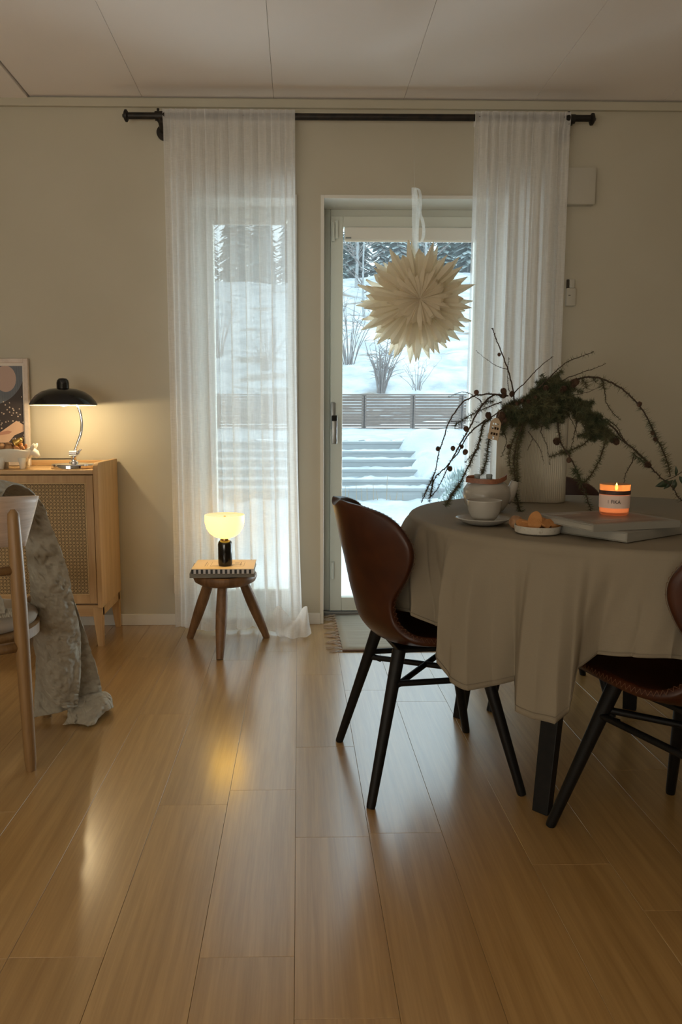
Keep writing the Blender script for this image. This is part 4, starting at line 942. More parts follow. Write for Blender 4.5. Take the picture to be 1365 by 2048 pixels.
# ================================================================== LARCH BRANCHES IN THE VASE
# label, twigs [(needle density, needle length, radius, points)], cones (x, y, z, size); all in metres
BOUGHS = [
 ('bare larch twig standing straight up with one small cone, tallest of the bouquet',
  [(0, 0, 0.0022, [(0.717, 2.46, 1.08), (0.706, 2.451, 1.123), (0.692, 2.443, 1.169), (0.671, 2.434, 1.218), (0.649, 2.426, 1.263), (0.634, 2.417, 1.291), (0.624, 2.409, 1.311), (0.618, 2.4, 1.316)]),
   (0, 0, 0.0008, [(0.681, 2.43, 1.189), (0.638, 2.42, 1.202), (0.602, 2.41, 1.224), (0.567, 2.4, 1.247)]),
   (0.35, 0.004, 0.001, [(0.693, 2.45, 1.12), (0.688, 2.453, 1.16), (0.689, 2.457, 1.2), (0.692, 2.46, 1.232)])],
  [(0.646, 2.41, 1.235, 0.011)]),
 ('short bare larch twig slanting up to the right over the curtain',
  [(0, 0, 0.0018, [(0.706, 2.46, 1.103), (0.715, 2.452, 1.12), (0.744, 2.444, 1.149), (0.771, 2.436, 1.182), (0.797, 2.428, 1.209), (0.823, 2.42, 1.23)])],
  [(0.673, 2.44, 1.119, 0.02), (0.671, 2.43, 1.106, 0.018), (0.703, 2.45, 1.111, 0.018)]),
 ('larch twig with a needle tuft pointing up right, highest of those on the right',
  [(0.5, 0.013, 0.0018, [(0.777, 2.46, 1.116), (0.815, 2.452, 1.154), (0.845, 2.444, 1.187), (0.875, 2.436, 1.213), (0.916, 2.428, 1.231), (0.958, 2.42, 1.247)])],
  []),
 ('thin larch twig below the highest right one, ending in short needles',
  [(0.25, 0.006, 0.0014, [(0.839, 2.46, 1.13), (0.879, 2.45, 1.16), (0.926, 2.44, 1.18), (0.963, 2.43, 1.193), (0.999, 2.42, 1.208)]),
   (0, 0, 0.0011, [(0.868, 2.46, 1.096), (0.9, 2.453, 1.106), (0.946, 2.447, 1.116), (0.994, 2.44, 1.136)])],
  []),
 ('long arching larch branch on the right, bending down to the leafy sprig',
  [(0.55, 0.017, 0.003, [(0.826, 2.48, 1.11), (0.888, 2.472, 1.144), (0.936, 2.463, 1.164), (0.974, 2.455, 1.167), (1.013, 2.447, 1.155), (1.055, 2.438, 1.133), (1.091, 2.43, 1.102), (1.128, 2.422, 1.058), (1.151, 2.413, 1.014), (1.166, 2.405, 0.973), (1.189, 2.397, 0.929), (1.205, 2.388, 0.882), (1.211, 2.38, 0.845)]),
   (1.6, 0.018, 0.0012, [(1.137, 2.4, 1.024), (1.157, 2.395, 0.984), (1.178, 2.39, 0.943), (1.195, 2.385, 0.903), (1.207, 2.38, 0.856)]),
   (1.6, 0.02, 0.0008, [(0.935, 2.46, 1.163), (0.947, 2.455, 1.147), (0.95, 2.45, 1.13)]),
   (1.6, 0.018, 0.0008, [(0.973, 2.46, 1.166), (0.98, 2.45, 1.15)]),
   (0.8, 0.008, 0.0014, [(0.996, 2.44, 1.16), (1.002, 2.43, 1.122), (1.005, 2.42, 1.085), (1.023, 2.41, 1.051), (1.046, 2.4, 1.028)]),
   (2.2, 0.02, 0.0008, [(0.996, 2.44, 1.156), (0.998, 2.43, 1.129)])],
  [(0.906, 2.45, 1.145, 0.026), (0.91, 2.44, 1.15, 0.022), (1.114, 2.42, 1.077, 0.0165), (1.154, 2.4, 0.985, 0.014), (1.159, 2.39, 0.964, 0.013)]),
 ('long larch branch falling right from the vase towards the candle and the leafy sprig',
  [(0.5, 0.014, 0.0028, [(0.868, 2.46, 1.11), (0.908, 2.443, 1.082), (0.948, 2.427, 1.055), (0.976, 2.41, 1.038), (1.019, 2.393, 1.004), (1.048, 2.377, 0.964), (1.079, 2.36, 0.931), (1.107, 2.343, 0.898), (1.131, 2.327, 0.866), (1.151, 2.31, 0.841), (1.174, 2.293, 0.819), (1.187, 2.277, 0.788), (1.193, 2.26, 0.777)]),
   (1.1, 0.016, 0.0022, [(0.981, 2.42, 1.014), (1.003, 2.404, 0.99), (1.032, 2.388, 0.974), (1.056, 2.372, 0.951), (1.084, 2.356, 0.928), (1.123, 2.34, 0.885)]),
   (2.0, 0.018, 0.001, [(1.067, 2.34, 0.922), (1.084, 2.33, 0.903), (1.11, 2.32, 0.883)]),
   (0.3, 0.006, 0.0014, [(1.065, 2.33, 0.911), (1.05, 2.32, 0.883), (1.034, 2.31, 0.861), (1.021, 2.3, 0.824)]),
   (0.6, 0.012, 0.0016, [(1.008, 2.42, 1.031), (1.031, 2.39, 1.004), (1.044, 2.36, 0.961)])],
  [(1.023, 2.37, 0.957, 0.022), (1.015, 2.38, 0.961, 0.018), (1.099, 2.31, 0.887, 0.018), (1.11, 2.32, 0.883, 0.015)]),
 ('needle-covered larch branch curving down behind the candle side of the vase',
  [(1.8, 0.013, 0.0022, [(0.878, 2.44, 1.102), (0.927, 2.427, 1.061), (0.965, 2.415, 1.031), (0.992, 2.402, 0.994), (0.996, 2.39, 0.96), (0.982, 2.378, 0.924), (0.965, 2.365, 0.887), (0.938, 2.352, 0.851), (0.914, 2.34, 0.83)]),
   (1.6, 0.012, 0.0016, [(0.968, 2.4, 0.987), (0.942, 2.392, 0.964), (0.916, 2.384, 0.944), (0.883, 2.376, 0.932), (0.853, 2.368, 0.924), (0.804, 2.36, 0.91)]),
   (0.5, 0.007, 0.0013, [(0.915, 2.42, 1.031), (0.902, 2.407, 0.994), (0.891, 2.393, 0.964), (0.881, 2.38, 0.934)]),
   (0.5, 0.006, 0.0011, [(0.873, 2.42, 1.051), (0.891, 2.41, 1.024), (0.906, 2.4, 0.984)]),
   (0.5, 0.006, 0.001, [(0.926, 2.42, 1.021), (0.937, 2.41, 0.997), (0.944, 2.4, 0.98)])],
  []),
 ('larch branch with three cones falling in front of the vase towards the books',
  [(0.9, 0.014, 0.0024, [(0.837, 2.42, 1.081), (0.838, 2.398, 1.038), (0.836, 2.376, 0.994), (0.84, 2.354, 0.951), (0.854, 2.332, 0.919), (0.867, 2.31, 0.887), (0.873, 2.288, 0.859), (0.879, 2.266, 0.825), (0.885, 2.244, 0.792), (0.888, 2.222, 0.766), (0.886, 2.2, 0.749)]),
   (2.6, 0.02, 0.001, [(0.856, 2.28, 0.876), (0.864, 2.265, 0.855), (0.869, 2.25, 0.833)]),
   (2.4, 0.014, 0.001, [(0.836, 2.35, 0.925), (0.855, 2.345, 0.925), (0.866, 2.34, 0.922)])],
  [(0.841, 2.39, 1.03, 0.018), (0.823, 2.35, 0.958, 0.022), (0.85, 2.31, 0.901, 0.016)]),
 ('two thin bare larch twigs hanging across the vase front',
  [(0.35, 0.005, 0.0011, [(0.802, 2.4, 1.024), (0.783, 2.39, 0.997), (0.791, 2.38, 0.967), (0.803, 2.37, 0.931), (0.806, 2.36, 0.884)]),
   (0.35, 0.005, 0.0011, [(0.74, 2.38, 0.99), (0.754, 2.37, 0.967), (0.772, 2.36, 0.938), (0.786, 2.35, 0.889)]),
   (0.3, 0.004, 0.001, [(0.798, 2.38, 1.029), (0.785, 2.377, 1.006), (0.77, 2.373, 1.013), (0.755, 2.37, 1.026)]),
   (0.3, 0.004, 0.0009, [(0.751, 2.37, 0.967), (0.742, 2.365, 0.948), (0.733, 2.36, 0.93)])],
  []),
 ('thick needle-covered larch branch hanging down the left vase edge to the cloth',
  [(2.6, 0.014, 0.0024, [(0.751, 2.4, 1.046), (0.721, 2.374, 1.013), (0.698, 2.348, 0.971), (0.682, 2.321, 0.93), (0.672, 2.295, 0.893), (0.669, 2.269, 0.847), (0.666, 2.242, 0.805), (0.667, 2.216, 0.773), (0.669, 2.19, 0.745)]),
   (2.0, 0.012, 0.0016, [(0.713, 2.38, 1.019), (0.69, 2.355, 0.981), (0.671, 2.33, 0.943), (0.658, 2.305, 0.908), (0.663, 2.28, 0.862)]),
   (2.4, 0.013, 0.0014, [(0.717, 2.37, 0.987), (0.695, 2.333, 0.939), (0.682, 2.297, 0.893), (0.675, 2.26, 0.838)])],
  [(0.667, 2.34, 0.942, 0.014)]),
 ('outermost larch branch on the left, arching down in front of the garden steps',
  [(0.22, 0.009, 0.0022, [(0.687, 2.44, 1.106), (0.648, 2.421, 1.109), (0.616, 2.403, 1.11), (0.585, 2.384, 1.107), (0.555, 2.366, 1.102), (0.518, 2.347, 1.081), (0.489, 2.329, 1.048), (0.467, 2.31, 1.017), (0.451, 2.291, 0.976), (0.436, 2.273, 0.942), (0.425, 2.254, 0.908), (0.415, 2.236, 0.872), (0.399, 2.217, 0.842), (0.381, 2.199, 0.813), (0.366, 2.18, 0.784)]),
   (1.3, 0.01, 0.001, [(0.415, 2.24, 0.868), (0.407, 2.227, 0.851), (0.399, 2.213, 0.818), (0.393, 2.2, 0.782)]),
   (1.3, 0.01, 0.001, [(0.406, 2.22, 0.851), (0.389, 2.21, 0.827), (0.372, 2.2, 0.8)]),
   (0.4, 0.005, 0.0009, [(0.563, 2.4, 1.105), (0.53, 2.387, 1.116), (0.501, 2.373, 1.109), (0.475, 2.36, 1.099)]),
   (0, 0, 0.0016, [(0.59, 2.4, 1.085), (0.578, 2.395, 1.095), (0.559, 2.39, 1.104)])],
  [(0.569, 2.38, 1.113, 0.0155), (0.432, 2.29, 0.938, 0.014)]),
 ('larch branch with four cones sweeping down left towards the table edge',
  [(0.3, 0.01, 0.0026, [(0.674, 2.44, 1.099), (0.641, 2.422, 1.109), (0.607, 2.403, 1.088), (0.583, 2.385, 1.065), (0.563, 2.366, 1.036), (0.543, 2.348, 1.003), (0.524, 2.329, 0.978), (0.504, 2.311, 0.95), (0.485, 2.292, 0.919), (0.463, 2.274, 0.891), (0.434, 2.255, 0.867), (0.415, 2.237, 0.853), (0.403, 2.218, 0.817), (0.394, 2.2, 0.794)]),
   (1.6, 0.012, 0.0014, [(0.608, 2.42, 1.086), (0.579, 2.405, 1.056), (0.542, 2.39, 1.036), (0.513, 2.375, 1.019), (0.497, 2.36, 1.008)]),
   (2.2, 0.016, 0.001, [(0.611, 2.42, 1.089), (0.635, 2.42, 1.086)]),
   (0.15, 0.004, 0.0009, [(0.488, 2.38, 1.023), (0.522, 2.387, 1.024), (0.557, 2.393, 1.024), (0.585, 2.4, 1.019)])],
  [(0.532, 2.35, 0.998, 0.0165), (0.483, 2.31, 0.938, 0.0145), (0.515, 2.33, 0.943, 0.0125), (0.524, 2.32, 0.926, 0.0165)]),
 ('larch branch with one low cone hanging between the sweeping one and the teapot',
  [(1.0, 0.012, 0.0018, [(0.667, 2.44, 1.086), (0.632, 2.433, 1.073), (0.604, 2.427, 1.062), (0.582, 2.42, 1.052)]),
   (0.35, 0.008, 0.002, [(0.605, 2.4, 1.026), (0.574, 2.38, 1.006), (0.55, 2.36, 0.99), (0.526, 2.34, 0.962), (0.503, 2.32, 0.927), (0.474, 2.3, 0.896), (0.455, 2.28, 0.865), (0.44, 2.26, 0.842), (0.42, 2.24, 0.812), (0.401, 2.22, 0.798)]),
   (0.4, 0.01, 0.0022, [(0.675, 2.44, 1.069), (0.643, 2.42, 1.046), (0.605, 2.4, 1.026)])],
  [(0.467, 2.27, 0.877, 0.0155)]),
 ('needled larch branch falling behind the teapot handle to the cloth at left',
  [(1.9, 0.011, 0.0024, [(0.63, 2.42, 1.033), (0.596, 2.389, 1.013), (0.582, 2.358, 0.981), (0.563, 2.326, 0.94), (0.537, 2.295, 0.899), (0.512, 2.264, 0.863), (0.49, 2.232, 0.834), (0.462, 2.201, 0.806), (0.434, 2.17, 0.773)]),
   (0.8, 0.007, 0.0014, [(0.583, 2.36, 0.964), (0.557, 2.33, 0.93), (0.519, 2.3, 0.894)]),
   (2.2, 0.013, 0.001, [(0.492, 2.24, 0.834), (0.467, 2.21, 0.812), (0.44, 2.18, 0.778)])],
  [(0.609, 2.38, 1.041, 0.02)]),
 ('short bushy larch branch hanging behind the wooden house tag',
  [(3.0, 0.012, 0.0018, [(0.644, 2.42, 0.999), (0.621, 2.404, 0.973), (0.613, 2.388, 0.937), (0.605, 2.372, 0.902), (0.593, 2.356, 0.873), (0.582, 2.34, 0.854)]),
   (0.4, 0.005, 0.0011, [(0.659, 2.4, 1.009), (0.668, 2.392, 0.977), (0.673, 2.385, 0.96), (0.662, 2.378, 0.928), (0.652, 2.37, 0.908)])],
  [(0.652, 2.39, 1.036, 0.03), (0.662, 2.39, 1.019, 0.024), (0.638, 2.4, 0.99, 0.026), (0.638, 2.4, 0.983, 0.022)]),
 ('dense crown of green larch twigs covering the vase mouth',
  [(5.5, 0.017, 0.0018, [(0.677, 2.46, 1.066), (0.707, 2.46, 1.08), (0.741, 2.46, 1.09), (0.778, 2.46, 1.103), (0.808, 2.46, 1.123), (0.841, 2.46, 1.133), (0.869, 2.46, 1.134)]),
   (5.5, 0.017, 0.0018, [(0.683, 2.43, 1.046), (0.719, 2.43, 1.056), (0.76, 2.43, 1.066), (0.799, 2.43, 1.086), (0.843, 2.43, 1.102), (0.873, 2.43, 1.106)]),
   (5.5, 0.017, 0.0018, [(0.678, 2.4, 1.036), (0.718, 2.4, 1.036), (0.754, 2.4, 1.046), (0.79, 2.4, 1.062), (0.823, 2.4, 1.079)]),
   (5.5, 0.017, 0.0018, [(0.781, 2.48, 1.107), (0.807, 2.48, 1.134), (0.834, 2.48, 1.155), (0.861, 2.48, 1.165)]),
   (5.5, 0.017, 0.0018, [(0.801, 2.47, 1.117), (0.835, 2.47, 1.137), (0.87, 2.47, 1.144), (0.891, 2.47, 1.131)]),
   (5.5, 0.017, 0.0018, [(0.809, 2.43, 1.102), (0.843, 2.43, 1.109), (0.878, 2.43, 1.102), (0.906, 2.43, 1.082)]),
   (5.5, 0.017, 0.0018, [(0.867, 2.42, 1.102), (0.901, 2.415, 1.081), (0.927, 2.41, 1.061), (0.954, 2.405, 1.031), (0.98, 2.4, 1.007)]),
   (5.5, 0.017, 0.0018, [(0.9, 2.45, 1.086), (0.933, 2.445, 1.075), (0.945, 2.44, 1.068)]),
   (5.5, 0.017, 0.0018, [(0.927, 2.4, 1.048), (0.958, 2.397, 1.024), (0.985, 2.393, 1.001), (0.998, 2.39, 0.991)]),
   (5.5, 0.017, 0.0018, [(0.79, 2.4, 1.081), (0.818, 2.4, 1.061), (0.849, 2.4, 1.058)])],
  [(0.805, 2.42, 1.128, 0.018), (0.853, 2.42, 1.118, 0.02), (0.729, 2.42, 1.089, 0.012), (0.749, 2.42, 1.086, 0.012), (0.772, 2.42, 1.099, 0.012), (0.709, 2.41, 1.079, 0.011), (0.867, 2.43, 1.126, 0.02)]),
]
def needles(b, P, dens, ln, rng, r0):
    if dens <= 0: return
    acc = 0
    for i in range(len(P)-1):
        a = Vector(P[i]); c = Vector(P[i+1]); d = (c-a); L = d.length
        if L < 1e-6: continue
        d /= L; acc += L*dens*1500
        while acc > 1:
            acc -= 1; p = a + (c-a)*rng.random()
            r = Vector((rng.gauss(0,1), rng.gauss(0,1), rng.gauss(0,1)-.15)); r = (r - d*r.dot(d)*.75).normalized()
            q = p + r*ln*rng.uniform(.6, 1.5); m = (p+q)/2 + Vector((0,0,-.0008)); s = r.cross(Vector((rng.gauss(0,1), rng.gauss(0,1), rng.gauss(0,1)))).normalized()*.00055
            b.add([p-s, p+s, m+s*.9, q, m-s*.9], [(0,1,2,4),(4,2,3)])
def cone_mesh(b, c, s, rng):
    ax = Vector((rng.uniform(-.5,.5), rng.uniform(-.5,.5), 1)).normalized(); u = ax.orthogonal().normalized(); w_ = ax.cross(u)
    c = Vector(c)
    for k in range(7):
        t = -1 + 2*(k+.5)/7; rad = s*.62*sqrt(max(0, 1-t*t*.82)); n = 8
        for j in range(n):
            a = 2*pi*(j + .5*(k % 2))/n; o = u*cos(a)+w_*sin(a); tg = w_*cos(a)-u*sin(a); base = c + ax*t*s*.62
            wd = rad*.46 + .0006
            p0 = base + o*rad*.35; p1 = base + o*rad*.85 + tg*wd + ax*s*.04; p2 = base + o*rad*1.12 + ax*s*.20; p3 = base + o*rad*.85 - tg*wd + ax*s*.04
            b.add([p0, p1, p2, p3, base+o*rad*.7-ax*s*.08], [(0,1,2,3),(4,1,2),(4,2,3),(0,4,1),(0,3,4)])
    b.lathe([(s*.30,-s*.45),(s*.42,0),(s*.25,s*.5)], 8, c=tuple(c))
rng = random.Random(12)
for lab, twigs, cones in BOUGHS:
    root = Vector(twigs[0][3][0]); t_ = thing('larch_branch', lab, 'branch', tuple(root), 0, 'larch branches in the vase')
    sb = MB(); nb = MB(); mass = len(twigs) > 7 and twigs[0][0] > 4
    for dens, ln, r0, pts in twigs:
        P = crom([tuple(Vector(p)-root) for p in pts], 5); n = len(P)
        P = [(p[0]+rng.gauss(0,.0007), p[1]+rng.gauss(0,.0015), p[2]+rng.gauss(0,.0007)) for p in P]
        sb.tube(P, [1.2*lerp(r0, r0*.42, i/(n-1)) for i in range(n)], 7)
        for i in range(n-1):    # short-shoot buds along the twig
            L = (Vector(P[i+1])-Vector(P[i])).length; m = max(1, int(L/.0085))
            for q in range(m):
                p = Vector(P[i]).lerp(Vector(P[i+1]), (q+rng.random())/m); d = (Vector(P[i+1])-Vector(P[i])).normalized()
                r = Vector((rng.gauss(0,1), rng.gauss(0,.6), rng.gauss(0,1))); r = (r-d*r.dot(d)).normalized()
                bs_ = max(r0*.55, .0009); sb.tube([p, p+r*(bs_*1.6), p+r*(bs_*2.9)], [bs_*.9, bs_*1.0, bs_*.55], 5)
                if dens and dens < 1.3 and rng.random() < dens*.5:   # rosette of needles on a bud
                    for _ in range(int(9)):
                        rr_ = (r*1.1 + Vector((rng.gauss(0,.8), rng.gauss(0,.8), rng.gauss(0,.8)))).normalized(); a0 = p+r*bs_*2; q0 = a0+rr_*ln*rng.uniform(.7,1.2)
                        s = rr_.orthogonal().normalized()*.0004; nb.add([a0-s, a0+s, q0], [(0,1,2)])
        needles(nb, P, dens*(1 if dens >= 1.3 else .55), ln, rng, r0)
        if mass:
            for _ in range(46):   # side twiglets make the crown bushy
                p = Vector(P[rng.randrange(n)]); e = p + Vector((rng.gauss(0,.022), rng.gauss(0,.03), rng.gauss(-.016,.020)))
                sb.tube([p, (p+e)/2+Vector((0,0,.003)), e], [.001,.0008,.0005], 4); needles(nb, [p, e], 3.2, .014, rng, .001)
    sb.build('stem', M['bark'], t_, smooth=True)
    if nb.v: o = nb.build('needles', M['moss'] if mass else M['needle'], t_); o['kind'] = 'stuff'
    for x, y, z, s in cones:
        cb = MB(); cone_mesh(cb, (0,0,0), s*.80, rng); cb.build('cone', M['cone'], t_, loc=tuple(Vector((x,y,z))-root))
# leafy sprig at the right picture edge
sp = thing('leafy_sprig', 'small sprig with dark pointed leaves resting where the right larch branches meet', 'sprig', (1.21, 2.355, .845))
MB().tube(crom([(-.03,0,-.012),(0,0,0),(.03,0,.02),(.07,.004,.05)], 5), .0011, 6).build('stem', M['bark'], sp)
for (x, z, a, L, wd) in ((-.012,-.014,200,.050,.026),(.004,-.008,262,.036,.020),(.018,.002,300,.034,.018),(.026,.020,60,.044,.020),(.040,.028,10,.040,.020),(.006,.004,95,.030,.013),(.034,.018,-40,.040,.018),(-.004,-.010,228,.040,.018)):
    rows = []; ca, sa = cos(radians(a)), sin(radians(a))
    for i in range(8):
        t = i/7; w_ = wd*sin(pi*min(1, t*1.02))**.8*(1-.35*t)/2; cz = .006*sin(t*pi)
        rows.append([(x+ca*L*t - sa*w_*k, -.004-cz+.006*abs(k), z+sa*L*t + ca*w_*k) for k in (-1, -.5, 0, .5, 1)])
    MB().grid(rows).build('leaf', M['leaf'], sp, smooth=True)
# house-shaped wooden tag
tg = thing('house_tag', 'small pale wooden house-shaped tag with cut-out windows hanging on the left branches', 'tag', (.619, 2.352, .968))
tg.rotation_euler = (radians(4), radians(11), radians(-38))
holes = [(-.011,-.004,.012,.020),(-.002,.005,.012,.020),(.007,.013,.012,.020),(-.011,-.004,.030,.038),(-.002,.005,.030,.038),(.007,.013,.030,.038),(-.010,-.005,.044,.050),(-.003,.003,.044,.050),(.005,.010,.044,.050),(-.003,.003,.0,.009)]
xs_ = sorted({-.018, .018, *[h[0] for h in holes], *[h[1] for h in holes]}); zs_ = sorted({-.003, .052, *[h[2] for h in holes], *[h[3] for h in holes]})
b = MB()
for x0, x1 in zip(xs_, xs_[1:]):
    for z0, z1 in zip(zs_, zs_[1:]):
        mx_, mz_ = (x0+x1)/2, (z0+z1)/2
        if not any(h[0] < mx_ < h[1] and h[2] < mz_ < h[3] for h in holes): b.box(x0, x1, -.001, .001, z0, z1)
b.add([(-.018,-.001,.052),(.018,-.001,.052),(.006,-.001,.066),(-.006,-.001,.066),(-.018,.001,.052),(.018,.001,.052),(.006,.001,.066),(-.006,.001,.066)], [(0,1,2,3),(4,7,6,5),(0,4,5,1),(1,5,6,2),(2,6,7,3),(3,7,4,0)])
b.build('cutout_board', M['tagwood'], tg)
MB().tube(crom([(0,0,.064),(.004,.004,.078),(.002,.006,.090)], 5), .0006, 6).build('string', M['straw'], tg)

# ================================================================== OUTSIDE
def terrain(name, x0, x1, y0, y1, nx, ny, fz, m):
    rows = []
    for j in range(ny+1):
        y = lerp(y0, y1, (j/ny)**1.3); rows.append([(lerp(x0, x1, i/nx), y, fz(lerp(x0, x1, i/nx), y)) for i in range(nx+1)])
    return struct(MB().grid(rows).build(name, m, smooth=True))
nn = lambda x, y, s=0.: noise.noise(Vector((x, y, s)))
terrain('snow_yard', -7, 9, YO+.01, 10.1, 130, 110, lambda x, y: -.09 + .05*nn(x*1.1, y*1.1) + .065*nn(x*3.1, y*3.1, 3) + .035*nn(x*7, y*7, 1) + .04*max(0, (y-8.8))*.5, M['snow'])
sp_ = thing('garden_steps', 'wide grey garden steps half buried in snow, below the slatted fence', 'steps')
SY = [(10.0,.036,.091),(10.4,.067,.179),(10.8,.168,.296),(11.2,.295,.42),(11.6,.418,.528),(12.0,.55,.665)]
for i, (y, z0, z1) in enumerate(SY):
    xr = 1.9 + .35*sin(i*1.9) + (.0 if i > 3 else .15)
    MB().box(-6, 3.2, y, y+.43, z0-.2, z1, ch=.012).build('step', M['step'], sp_)
    rows = []
    for j in range(6):
        rows.append([(-6 + 9.2*k/150, y+.05+.37*j/5, z1 + max(-.02, .026*nn(k*.31, j*.4+i*5, 2)+.022*nn(k*.9, j+i*3.)+.012+(-.03 if j == 0 else 0))) for k in range(151)])
    MB().grid(rows).build('snow_on_step', M['snow'], sp_, smooth=True)
    MB().box(-6, 3.2, y-.012, y, z1-.035, z1-.004).build('step_nosing', M['step'], sp_)
def bank(x, y):
    base = 0.0 + (y-10.0)*.335 if y < 12.0 else .67 + (y-12)*.03
    edge = 1.62 + .30*nn(y*2.2, 4.4) + .22*nn(y*5.0, 1.)
    q = max(0, min(1, (x-edge)/.35)); q = q*q*(3-2*q)
    return base - .28 + q*(.40 + .10*nn(x*1.6, y*1.6) + .07*nn(x*4, y*3.)) 
terrain('snow_bank', 1.1, 9, 9.75, 12.5, 120, 70, bank, M['snow'])
terrain('snow_terrace', -9, 12, 12.3, 16.6, 120, 50, lambda x, y: .69 + (y-12.3)*.034 + .05*nn(x*1.3, y*1.3) + .03*nn(x*4, y*4), M['snow'])
def hill(x, y):
    z = .95 + (y-16.4)*.30 + .012*(y-16.4)*(x*.12)
    z += .28*nn(x*.35, y*.35)*min(1, (y-16)/4) + .10*nn(x*1.2, y*1.2, 5) + .05*nn(x*3, y*3, 7)
    return z
terrain('snowy_hillside', -22, 34, 16.4, 42, 200, 150, hill, M['hill'])
terrain('upper_ridge', -40, 55, 41.5, 75, 60, 30, lambda x, y: 7.9 + (y-41.5)*.18 + .6*nn(x*.2, y*.2), M['hill'])
# slatted fence: every slat between two posts is a piece
fn = thing('slatted_fence', 'brown horizontal slat fence on the terrace above the garden steps', 'fence')
FX = [-5.2 + 1.05*k + .11 for k in range(14)]; FX = [1.41 + 1.052*(k-6) for k in range(13)]
for x in FX: MB().box(x-.05, x+.05, 16.0, 16.07, .60, 1.53, ch=.006).build('post', M['fence'], fn)
for k, (xa, xb) in enumerate(zip(FX, FX[1:])):
    me = None
    for s_ in range(12):
        z = .80 + s_*.0605; o = MB().box(xa-.01, xb+.01, 15.965, 15.992, z, z+.051).build('slat', M['fence'], fn)
MB().box(FX[0]-.06, FX[-1]+.06, 15.95, 16.09, 1.535, 1.56).build('top_rail', M['fence'], fn)
# bushes
def bush(name, label, x, y, h, n, spread, seed, group=None, m=None, r=.012, cat='bush'):
    z = (hill(x, y) if y > 16.4 else -.1) - .05; r_ = random.Random(seed); t_ = thing(name, label, cat, (x, y, z), 0, group); b = MB()
    for k in range(n):
        a = r_.random()*6.28; q = r_.random()**.7; bx, by = .12*spread*cos(a)*q, .12*spread*sin(a)*q; ex, ey = bx + spread*cos(a)*q*.75, by + spread*sin(a)*q*.75; hh = h*r_.uniform(.55, 1)
        P = [(lerp(bx, ex, t**1.5)+r_.gauss(0,.015), lerp(by, ey, t**1.5), hh*t) for t in (0,.25,.5,.75,1)]
        b.tube(P, [r, r*.8, r*.6, r*.4, r*.2], 5)
        for q2 in range(5):
            i = r_.choice((2,3,3,4)); p = Vector(P[i]); e = p + Vector((r_.gauss(0,.18), r_.gauss(0,.12), r_.uniform(-.02,.26)))*h*.6
            b.tube([p, (p+e)/2+Vector((0,0,.02)), e], [r*.35, r*.28, r*.14], 4)
    b.build('stems', m or M['twig'], t_); return t_
bush('bare_bush', 'bare upright bush with many stems on the hillside below the paper star', 2.12, 19.2, 1.5, 34, .85, 3, None, None, .022)
bush('bare_bush', 'loose bare bush spreading on the hillside left of the paper star', 1.45, 21.5, 2.3, 20, 1.7, 8, None, None, .016)
bush('bare_bush', 'thin bare bush low on the hillside right of the many-stemmed one', 3.1, 19.5, .9, 14, .8, 5, None, None, .009)
bush('bare_bush', 'bare bush on the hillside seen through the left curtain, nearer its right edge', -.9, 21, 1.5, 22, 1.0, 9, None, None, .014)
bush('bare_bush', 'bare bush on the hillside seen through the left curtain, nearer its left edge', -2.4, 23, 1.9, 22, 1.3, 10, None, None, .014)
bush('bare_bush', 'small bare bush at the right end of the hillside beside the right curtain', 5.2, 20.5, .9, 14, .8, 15, None, None, .009)
# snow-flattened evergreen by the steps
gb_ = thing('low_evergreen', 'low grey-green evergreen shrub in snow at the right end of the garden steps', 'shrub', (2.05, 9.2, -.06)); r_ = random.Random(3); b = MB()
for k in range(900):
    a = r_.random()*6.28; e = r_.random()*1.4; R_ = .30*r_.uniform(.4,1); p = Vector((R_*cos(a)*cos(e), R_*.6*sin(a)*cos(e), R_*1.5*sin(e))); q = p*1.12+Vector((0,0,.03)); s = p.cross(Vector((r_.random(), r_.random(), r_.random()))).normalized()*.012
    b.add([p-s, p+s, q], [(0,1,2)])
b.build('sprays', M['conifer'], gb_)['kind'] = 'stuff'
MB().tube([(0,0,-.05),(0,0,.3)], [.02,.006], 6).build('stem', M['twig'], gb_)
ds = thing('dry_stalks', 'row of dry plant stalks poking through the snow before the lowest step', 'plant', (.9, 9.85, -.05)); r_ = random.Random(6)
for k in range(12):
    x = k*.075 - .35 + r_.gauss(0, .02); h = r_.uniform(.06, .26) if k != 8 else .34; MB().tube([(x, 0, 0), (x+r_.gauss(0,.01), 0, h)], [.006,.003], 5).build('stalk', M['straw'], ds)
# forest beyond the hilltop
def conifer_parts(seed):
    r_ = random.Random(seed); b = MB()
    for k in range(620):
        z = .06 + .92*r_.random()**.85; R_ = ((1-z)*.21+.012)*r_.uniform(.55,1.1); a = r_.random()*6.28
        p = Vector((0,0,z)); q = Vector((R_*cos(a), R_*sin(a), z-.10*R_/.2+r_.gauss(0,.012))); s_ = Vector((-sin(a), cos(a), 0))*(.012+R_*.12)
        b.add([p, (p+q)/2+s_+Vector((0,0,-.004)), q, (p+q)/2-s_+Vector((0,0,-.004))], [(0,1,2),(0,2,3)])
    return b
PROT = []
for s_ in range(3):
    for mm_ in ('conifer', 'conifer_pale'):
        o = conifer_parts(s_).build('crown', M[mm_]); me1 = o.data; bpy.data.objects.remove(o)
        o = MB().tube([(0,0,-.06),(0,0,.5),(0,0,.95)], [.014,.009,.002], 7).build('trunk', M['trunk']); me2 = o.data; bpy.data.objects.remove(o); PROT.append((me1, me2))
r_ = random.Random(21)
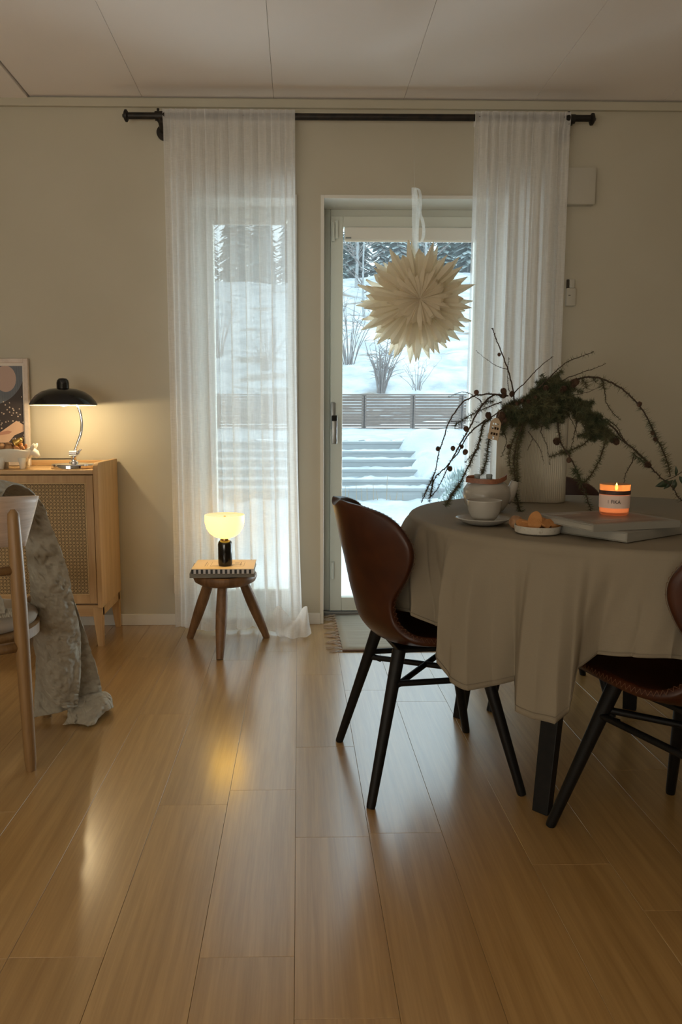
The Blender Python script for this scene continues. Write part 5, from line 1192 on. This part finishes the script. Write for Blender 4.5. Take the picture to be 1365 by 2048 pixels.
for k in range(48):
    y = 43 + 3.8*(k % 4) + r_.random()*.4; x = -14 + (k//4)*3.9 + (k % 2)*1.9 + r_.random()*.4; h = r_.uniform(6.8, 8.6)
    z = 7.8 + (y-41.5)*.18
    t_ = thing('conifer', 'frosted conifer in the hazy wood along the top of the hillside', 'tree', (x, y, z), r_.random()*6, 'frosted conifers beyond the hill')
    for me in PROT[r_.randrange(len(PROT))]:
        o = bpy.data.objects.new(me.name.split('.')[0], me); COL.objects.link(o); o.parent = t_; o.scale = (h, h, h)
def bare_tree(x, y, h, seed, label):
    r_ = random.Random(seed); t_ = thing('bare_tree', label, 'tree', (x, y, hill(x, y)-.1 if y < 41.5 else 7.9)); tr = MB(); br = MB()
    P = [Vector((.05*h*sin(t*2+seed)*t, 0, h*t)) for t in (0,.2,.4,.6,.8,1)]; tr.tube(P, [.018*h*q for q in (.7,.55,.42,.3,.18,.05)], 7); tr.build('trunk', M['trunk'], t_)
    for k in range(34):
        t = r_.uniform(.15, .98); p = Vector((.05*h*sin(t*2+seed)*t, 0, h*t)); a = r_.random()*6.28; L = h*.30*(1.15-t)
        e = p + Vector((cos(a)*L, sin(a)*L*.6, L*r_.uniform(.3,1.0))); br.tube([p, (p+e)/2+Vector((0,0,.05*L)), e], [.0042*h, .0026*h, .001*h], 4)
        for q in range(6):
            p2 = p.lerp(e, r_.uniform(.35,1)); e2 = p2 + Vector((r_.gauss(0,.35), r_.gauss(0,.25), r_.uniform(-.1,.6)))*L*.6; br.tube([p2, e2], [.0016*h, .0005*h], 3)
    br.build('branches', M['twig'], t_)
bare_tree(2.9, 38, 7.5, 2, 'leaning bare tree at the upper left corner of the door glass')
bare_tree(2.6, 30, 5.0, 5, 'small bare tree at the left edge of the door glass')
bare_tree(5.9, 35, 6.5, 9, 'bare tree directly above the paper star')
bare_tree(9.6, 39, 6.5, 12, 'bare tree at the right side of the door glass beside the curtain')
bare_tree(-4.4, 37, 7.0, 14, 'bare tree behind the left curtain, left side')
bare_tree(-1.2, 38, 7.0, 17, 'bare tree behind the left curtain, right side')
